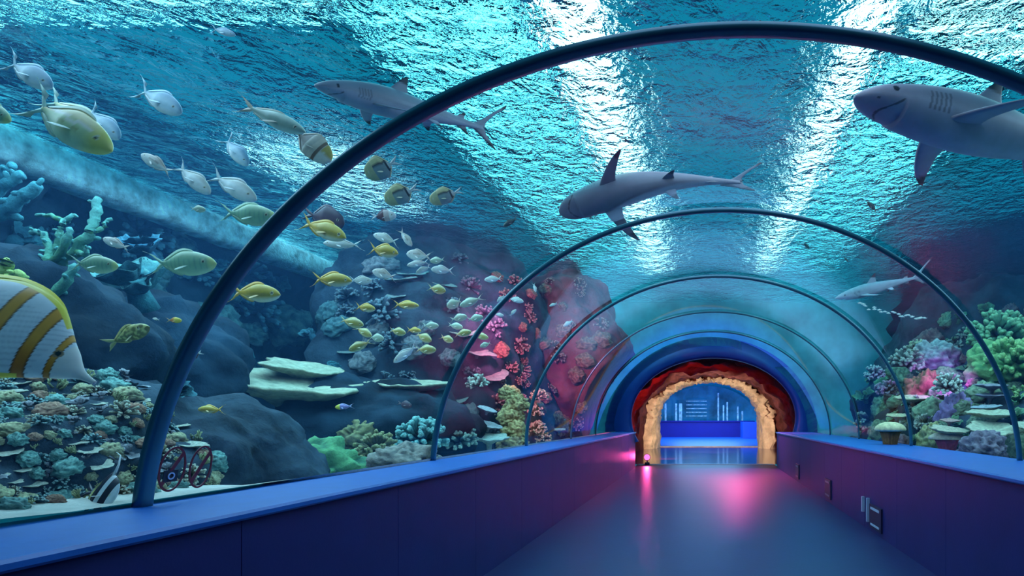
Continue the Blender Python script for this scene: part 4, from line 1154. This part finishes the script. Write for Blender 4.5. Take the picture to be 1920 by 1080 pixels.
G4 = 'corals growing on the red lit rock'
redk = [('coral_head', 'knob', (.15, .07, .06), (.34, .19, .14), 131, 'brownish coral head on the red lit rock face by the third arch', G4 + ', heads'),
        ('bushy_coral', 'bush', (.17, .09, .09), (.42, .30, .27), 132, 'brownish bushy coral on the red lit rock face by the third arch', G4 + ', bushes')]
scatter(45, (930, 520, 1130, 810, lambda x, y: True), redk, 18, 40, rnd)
G5 = 'corals growing on the far bank past the right ledge'
rk = [('coral_head', 'knob', (.14, .20, .14), (.34, .42, .28), 141, 'mossy coral head on the bank past the low ledge opposite the school', G5 + ', mossy heads'),
      ('bushy_coral', 'bush', (.16, .18, .18), (.50, .52, .46), 142, 'greyish bushy coral on the bank past the low ledge opposite the school', G5 + ', grey bushes'),
      ('coral_head', 'knob', (.16, .08, .10), (.34, .19, .20), 143, 'wine-brown coral head on the bank past the low ledge opposite the school', G5 + ', wine heads'),
      ('lettuce_coral', 'lettuce', (.08, .20, .12), (.24, .44, .26), 144, 'green lettuce coral on the bank past the low ledge opposite the school', G5 + ', green lettuces')]
scatter(70, (1600, 560, 1930, 840, lambda x, y: y > 900 - (x - 1400) * .8 and y > 580), rk, 24, 60, rnd)

# ------------------------------------------------------------------ stickers and small wall fittings
def glass_pt(Y, z, off=-0.008):
    xc, zc, a, b = tun(Y)
    return Vector((xc - (a + off) * sqrt(max(0, 1 - ((z - zc) / b) ** 2)), Y, z))
def sticker(Yc, zc_, ry, rz, label, camera):
    root = empty('warning_sticker', glass_pt(Yc, zc_)); tag(root, label, 'sticker', 'round prohibition stickers on the acrylic')
    bpy.context.view_layer.update()
    def part(name, loops, mat, par=None):
        mb = MB()
        for lp in loops:
            rows = []
            for (a, b) in lp:
                r = []
                for (y, z) in (a, b):
                    g = glass_pt(Yc + y, zc_ + z) - root.location
                    r.append(mb.vert(g)); 
                for (y, z) in (b, a):
                    g = glass_pt(Yc + y, zc_ + z, -.011) - root.location
                    r.append(mb.vert(g))
                rows.append(r)
            mb.grid(rows, True); mb.f.append(tuple(rows[0])); mb.f.append(tuple(reversed(rows[-1])))
        o = mb.build(name, mat, par or root, smooth=False, colour=False); return o
    k = .86
    ring = [((ry * cos(t), rz * sin(t)), (ry * k * cos(t), rz * (k + .05) * sin(t))) for t in [2 * pi * i / 48 for i in range(49)]]
    part('ring', [ring], M['sign_red'])
    # slash from lower near side to upper far side
    s = []
    for i in range(9):
        t = lerp(-1, 1, i / 8); y, z = ry * .66 * t, rz * .70 * t
        s.append(((y - .006, z + .006), (y + .006, z - .006)))
    part('slash', [s], M['sign_red'])
    if camera:
        cy, cz = -.004, -rz * .30
        bw, bh = ry * .52, rz * .26
        body = [((cy - bw, cz + bh), (cy - bw, cz - bh)), ((cy + bw, cz + bh), (cy + bw, cz - bh))]
        top = [((cy - bw * .4, cz + bh * 1.35), (cy - bw * .4, cz + bh)), ((cy + bw * .4, cz + bh * 1.35), (cy + bw * .4, cz + bh))]
        cs = part('camera_symbol', [body, top], M['sign_black'])
        lens = [((bw * .5 * cos(t) + cy, bh * .62 * sin(t) + cz), (bw * .32 * cos(t) + cy, bh * .40 * sin(t) + cz)) for t in [2 * pi * i / 24 for i in range(25)]]
        def lift(o):
            for v in o.data.vertices: v.co.x += .004
        lift(part('lens_symbol', [lens], M['pale_metal'], cs))
sticker(2.625, EYE - .209, .068, .093, 'round red prohibition sticker with camera symbol, next to the nearest arch foot', True)
sticker(2.775, EYE - .211, .062, .092, 'plain slashed round prohibition sticker, next to the camera one', False)
def fitting(y, w, z0, z1, label, bars=()):
    root = empty('wall_fitting', (XRI, y, z0)); tag(root, label, 'wall fitting', 'small fittings along the right wall foot')
    mb = MB(); h = z1 - z0
    mb.box(-.018, 0, -w / 2, w / 2, 0, h); pl = mb.build('plate', M['dark_metal'], root, smooth=False, colour=False)
    mb = MB(); mb.box(-.024, -.018, -w * .36, w * .36, h * .12, h * .2); mb.box(-.024, -.018, -w * .36, w * .36, h * .8, h * .9)
    mb.build('trim_bar', M['pale_metal'] if bars else M['rib'], pl, smooth=False, colour=False)
    for (dy, b0, b1) in bars:
        mb = MB(); mb.box(-.03, -.0, dy - .018, dy + .018, b0, b1); mb.build('pale_strip', M['pale_metal'], root, smooth=False, colour=False)
fitting(6.75, .46, .05, .30, 'dark service plate with two pale upright strips low on the right wall', bars=((.30, .04, .30), (.52, .12, .29)))
fitting(9.35, .42, .06, .34, 'dark service plate low on the right wall, second from the camera')
fitting(12.4, .40, .06, .34, 'dark service plate low on the right wall, farthest from the camera')

tag(blob('dark_rock', tuple(P(28, 108, 5.6)), (.17, .17, .18), .05, 3.0, M['dark_metal'], 4, 31.0), 'dark round shape under the ripples at the top corner, behind a silver fish', 'rock')
# small pink floor spotlight at the end of the left wall
root = empty('floor_spotlight', (-1.5, 16.9, 0.012)); tag(root, 'small glowing pink spotlight on the floor at the far end of the left wall', 'lamp')
mb = MB(); mb.tube([(0, 0, 0), (0, 0, .05)], [.07, .06], 16); mb.tube([(0, 0, .05), (0, 0, .12)], .015, 8); mb.build('base', M['dark_metal'], root, colour=False)
mb = MB(); mb.tube([(0, .12, .19), (0, .10, .19), (0, -.03, .19), (0, -.05, .19)], [.05, .075, .085, .09], 20); mb.build('housing', M['dark_metal'], root, colour=False)
mb = MB(); mb.tube([(0, -.052, .19), (0, -.06, .19)], [.078, .074], 20); mb.build('lens', mat_emit('pink_lens', (1.0, 0.12, 0.45), 2.5), root, colour=False)

# ------------------------------------------------------------------ the body of water (real absorption and haze)
def mat_water_body():
    m, nt, out = nodes_of('water_body')
    ab = N(nt, 'ShaderNodeVolumeAbsorption', Density=0.085); ab.inputs['Color'].default_value = (0.15, 0.86, 0.97, 1)
    sc = N(nt, 'ShaderNodeVolumeScatter', Density=0.019, Anisotropy=0.3); sc.inputs['Color'].default_value = (0.10, 0.42, 1.0, 1)
    ad = N(nt, 'ShaderNodeAddShader'); L(nt, ab, 0, ad, 0); L(nt, sc, 0, ad, 1); L(nt, ad, 0, out, 'Volume')
    return m
mb = MB(); rows = []
for Y in [lerp(YB - .2, YEND - 0.02, i / 24) for i in range(25)]:
    pr = arc(Y, 0.004, 48)
    prof = [(-2.23, 0.3)] + pr + [(2.6, 0.3), (XR + .3, 0.3), (XR + .3, SURF - .06), (XL - .3, SURF - .06), (XL - .3, 0.3)]
    rows.append([mb.vert((x, Y, z)) for x, z in prof])
mb.grid(rows, True); mb.f.append(tuple(rows[0])); mb.f.append(tuple(reversed(rows[-1])))
o = mb.build('water_body', mat_water_body(), smooth=False, colour=False); struct(o, 'blue water filling the tank around the tunnel')

# ------------------------------------------------------------------ lights, world, camera
W = bpy.data.worlds.new('World'); S.world = W; W.use_nodes = True
bg = W.node_tree.nodes['Background']; bg.inputs[0].default_value = (0.006, 0.29, 0.44, 1); bg.inputs[1].default_value = 0.8
def area(name, loc, rot, sx, sy, col, e):
    d = bpy.data.lights.new(name, 'AREA'); d.shape = 'RECTANGLE'; d.size = sx; d.size_y = sy; d.color = col; d.energy = e
    o = bpy.data.objects.new(name, d); o.location = loc; o.rotation_euler = rot; COL.objects.link(o); return o
def spot(name, loc, target, col, e, ang=60, blend=0.5, size=0.1):
    d = bpy.data.lights.new(name, 'SPOT'); d.color = col; d.energy = e; d.spot_size = math.radians(ang); d.spot_blend = blend; d.shadow_soft_size = size
    o = bpy.data.objects.new(name, d); o.location = loc
    o.rotation_euler = (Vector(target) - Vector(loc)).to_track_quat('-Z', 'Y').to_euler(); COL.objects.link(o); return o
area('tank_fill', (-4.6, 5.5, SURF - 0.1), (0, 0, 0), 3.5, 7, (0.55, 0.78, 1.0), 300)  # unseen fill lights added under the surface to brighten the tank
area('tank_fill', (4.5, 6.5, SURF - 0.1), (0, 0, 0), 3.0, 7, (0.58, 0.78, 1.0), 165)
area('tank_fill', (0.2, 5, SURF - 0.1), (0, 0, 0), 2, 8, (0.66, 0.76, 1.0), 110)
spot('red_flood', (0.9, 16.6, 2.86), (0.3, 12, 0), (1.0, 0.08, 0.32), 1500, 100)
spot('red_flood', (-1.2, 18.5, 0.4), (-1.2, 24, 2.0), (1.0, 0.05, 0.05), 500, 120)
spot('warm_flood', (0.3, 21.5, 0.6), (0.3, 25.6, 2.2), (1.0, 0.86, 0.62), 650, 110)
spot('red_reef_flood', (-2.75, 8.2, 2.6), (-2.4, 12.4, 2.6), (1.0, 0.12, 0.28), 650, 90)
spot('violet_reef_flood', (3.4, 8.6, 1.9), (4.0, 11.5, 1.0), (0.7, 0.10, 0.9), 120, 70)
spot('added_ledge_spot', (0.9, 16.5, 2.80), (-2.05, 10.2, 0.886), (1.0, 0.03, 0.08), 900, 9, .6, .05)  # spot added to throw the red patch onto the ledge
spot('pink_floor_spot', (-1.5, 16.8, 0.24), (-1.45, 12.5, 0.0), (1.0, 0.08, 0.35), 32, 70, .8, .05)
area('far_room_light', (0.2, 36, 3.2), (0, 0, 0), 4, 10, (0.25, 0.62, 1.0), 800)

cam = bpy.data.cameras.new('Camera'); co = bpy.data.objects.new('Camera', cam); COL.objects.link(co)
co.location = (0, 0, EYE); co.rotation_euler = (pi / 2, 0, 0)
cam.sensor_fit = 'HORIZONTAL'; cam.sensor_width = 36.0; cam.lens = 36.0 * F / 1920.0
cam.shift_x = (960 - VX) / 1920.0; cam.shift_y = (VY - 540) / 1920.0
cam.clip_start = 0.05; cam.clip_end = 200
S.camera = co
S.view_settings.view_transform = 'Standard'; S.view_settings.look = 'None'
S.view_settings.exposure = 0.0; S.view_settings.gamma = 1.0
S.view_settings.use_curve_mapping = False
S.cycles.max_bounces = 7; S.cycles.diffuse_bounces = 2; S.cycles.glossy_bounces = 3; S.cycles.transmission_bounces = 5
S.cycles.transparent_max_bounces = 16
S.cycles.sample_clamp_indirect = 6.0; S.cycles.caustics_reflective = False; S.cycles.caustics_refractive = True
S.cycles.use_adaptive_sampling = True; S.cycles.adaptive_threshold = 0.05; S.cycles.volume_bounces = 0
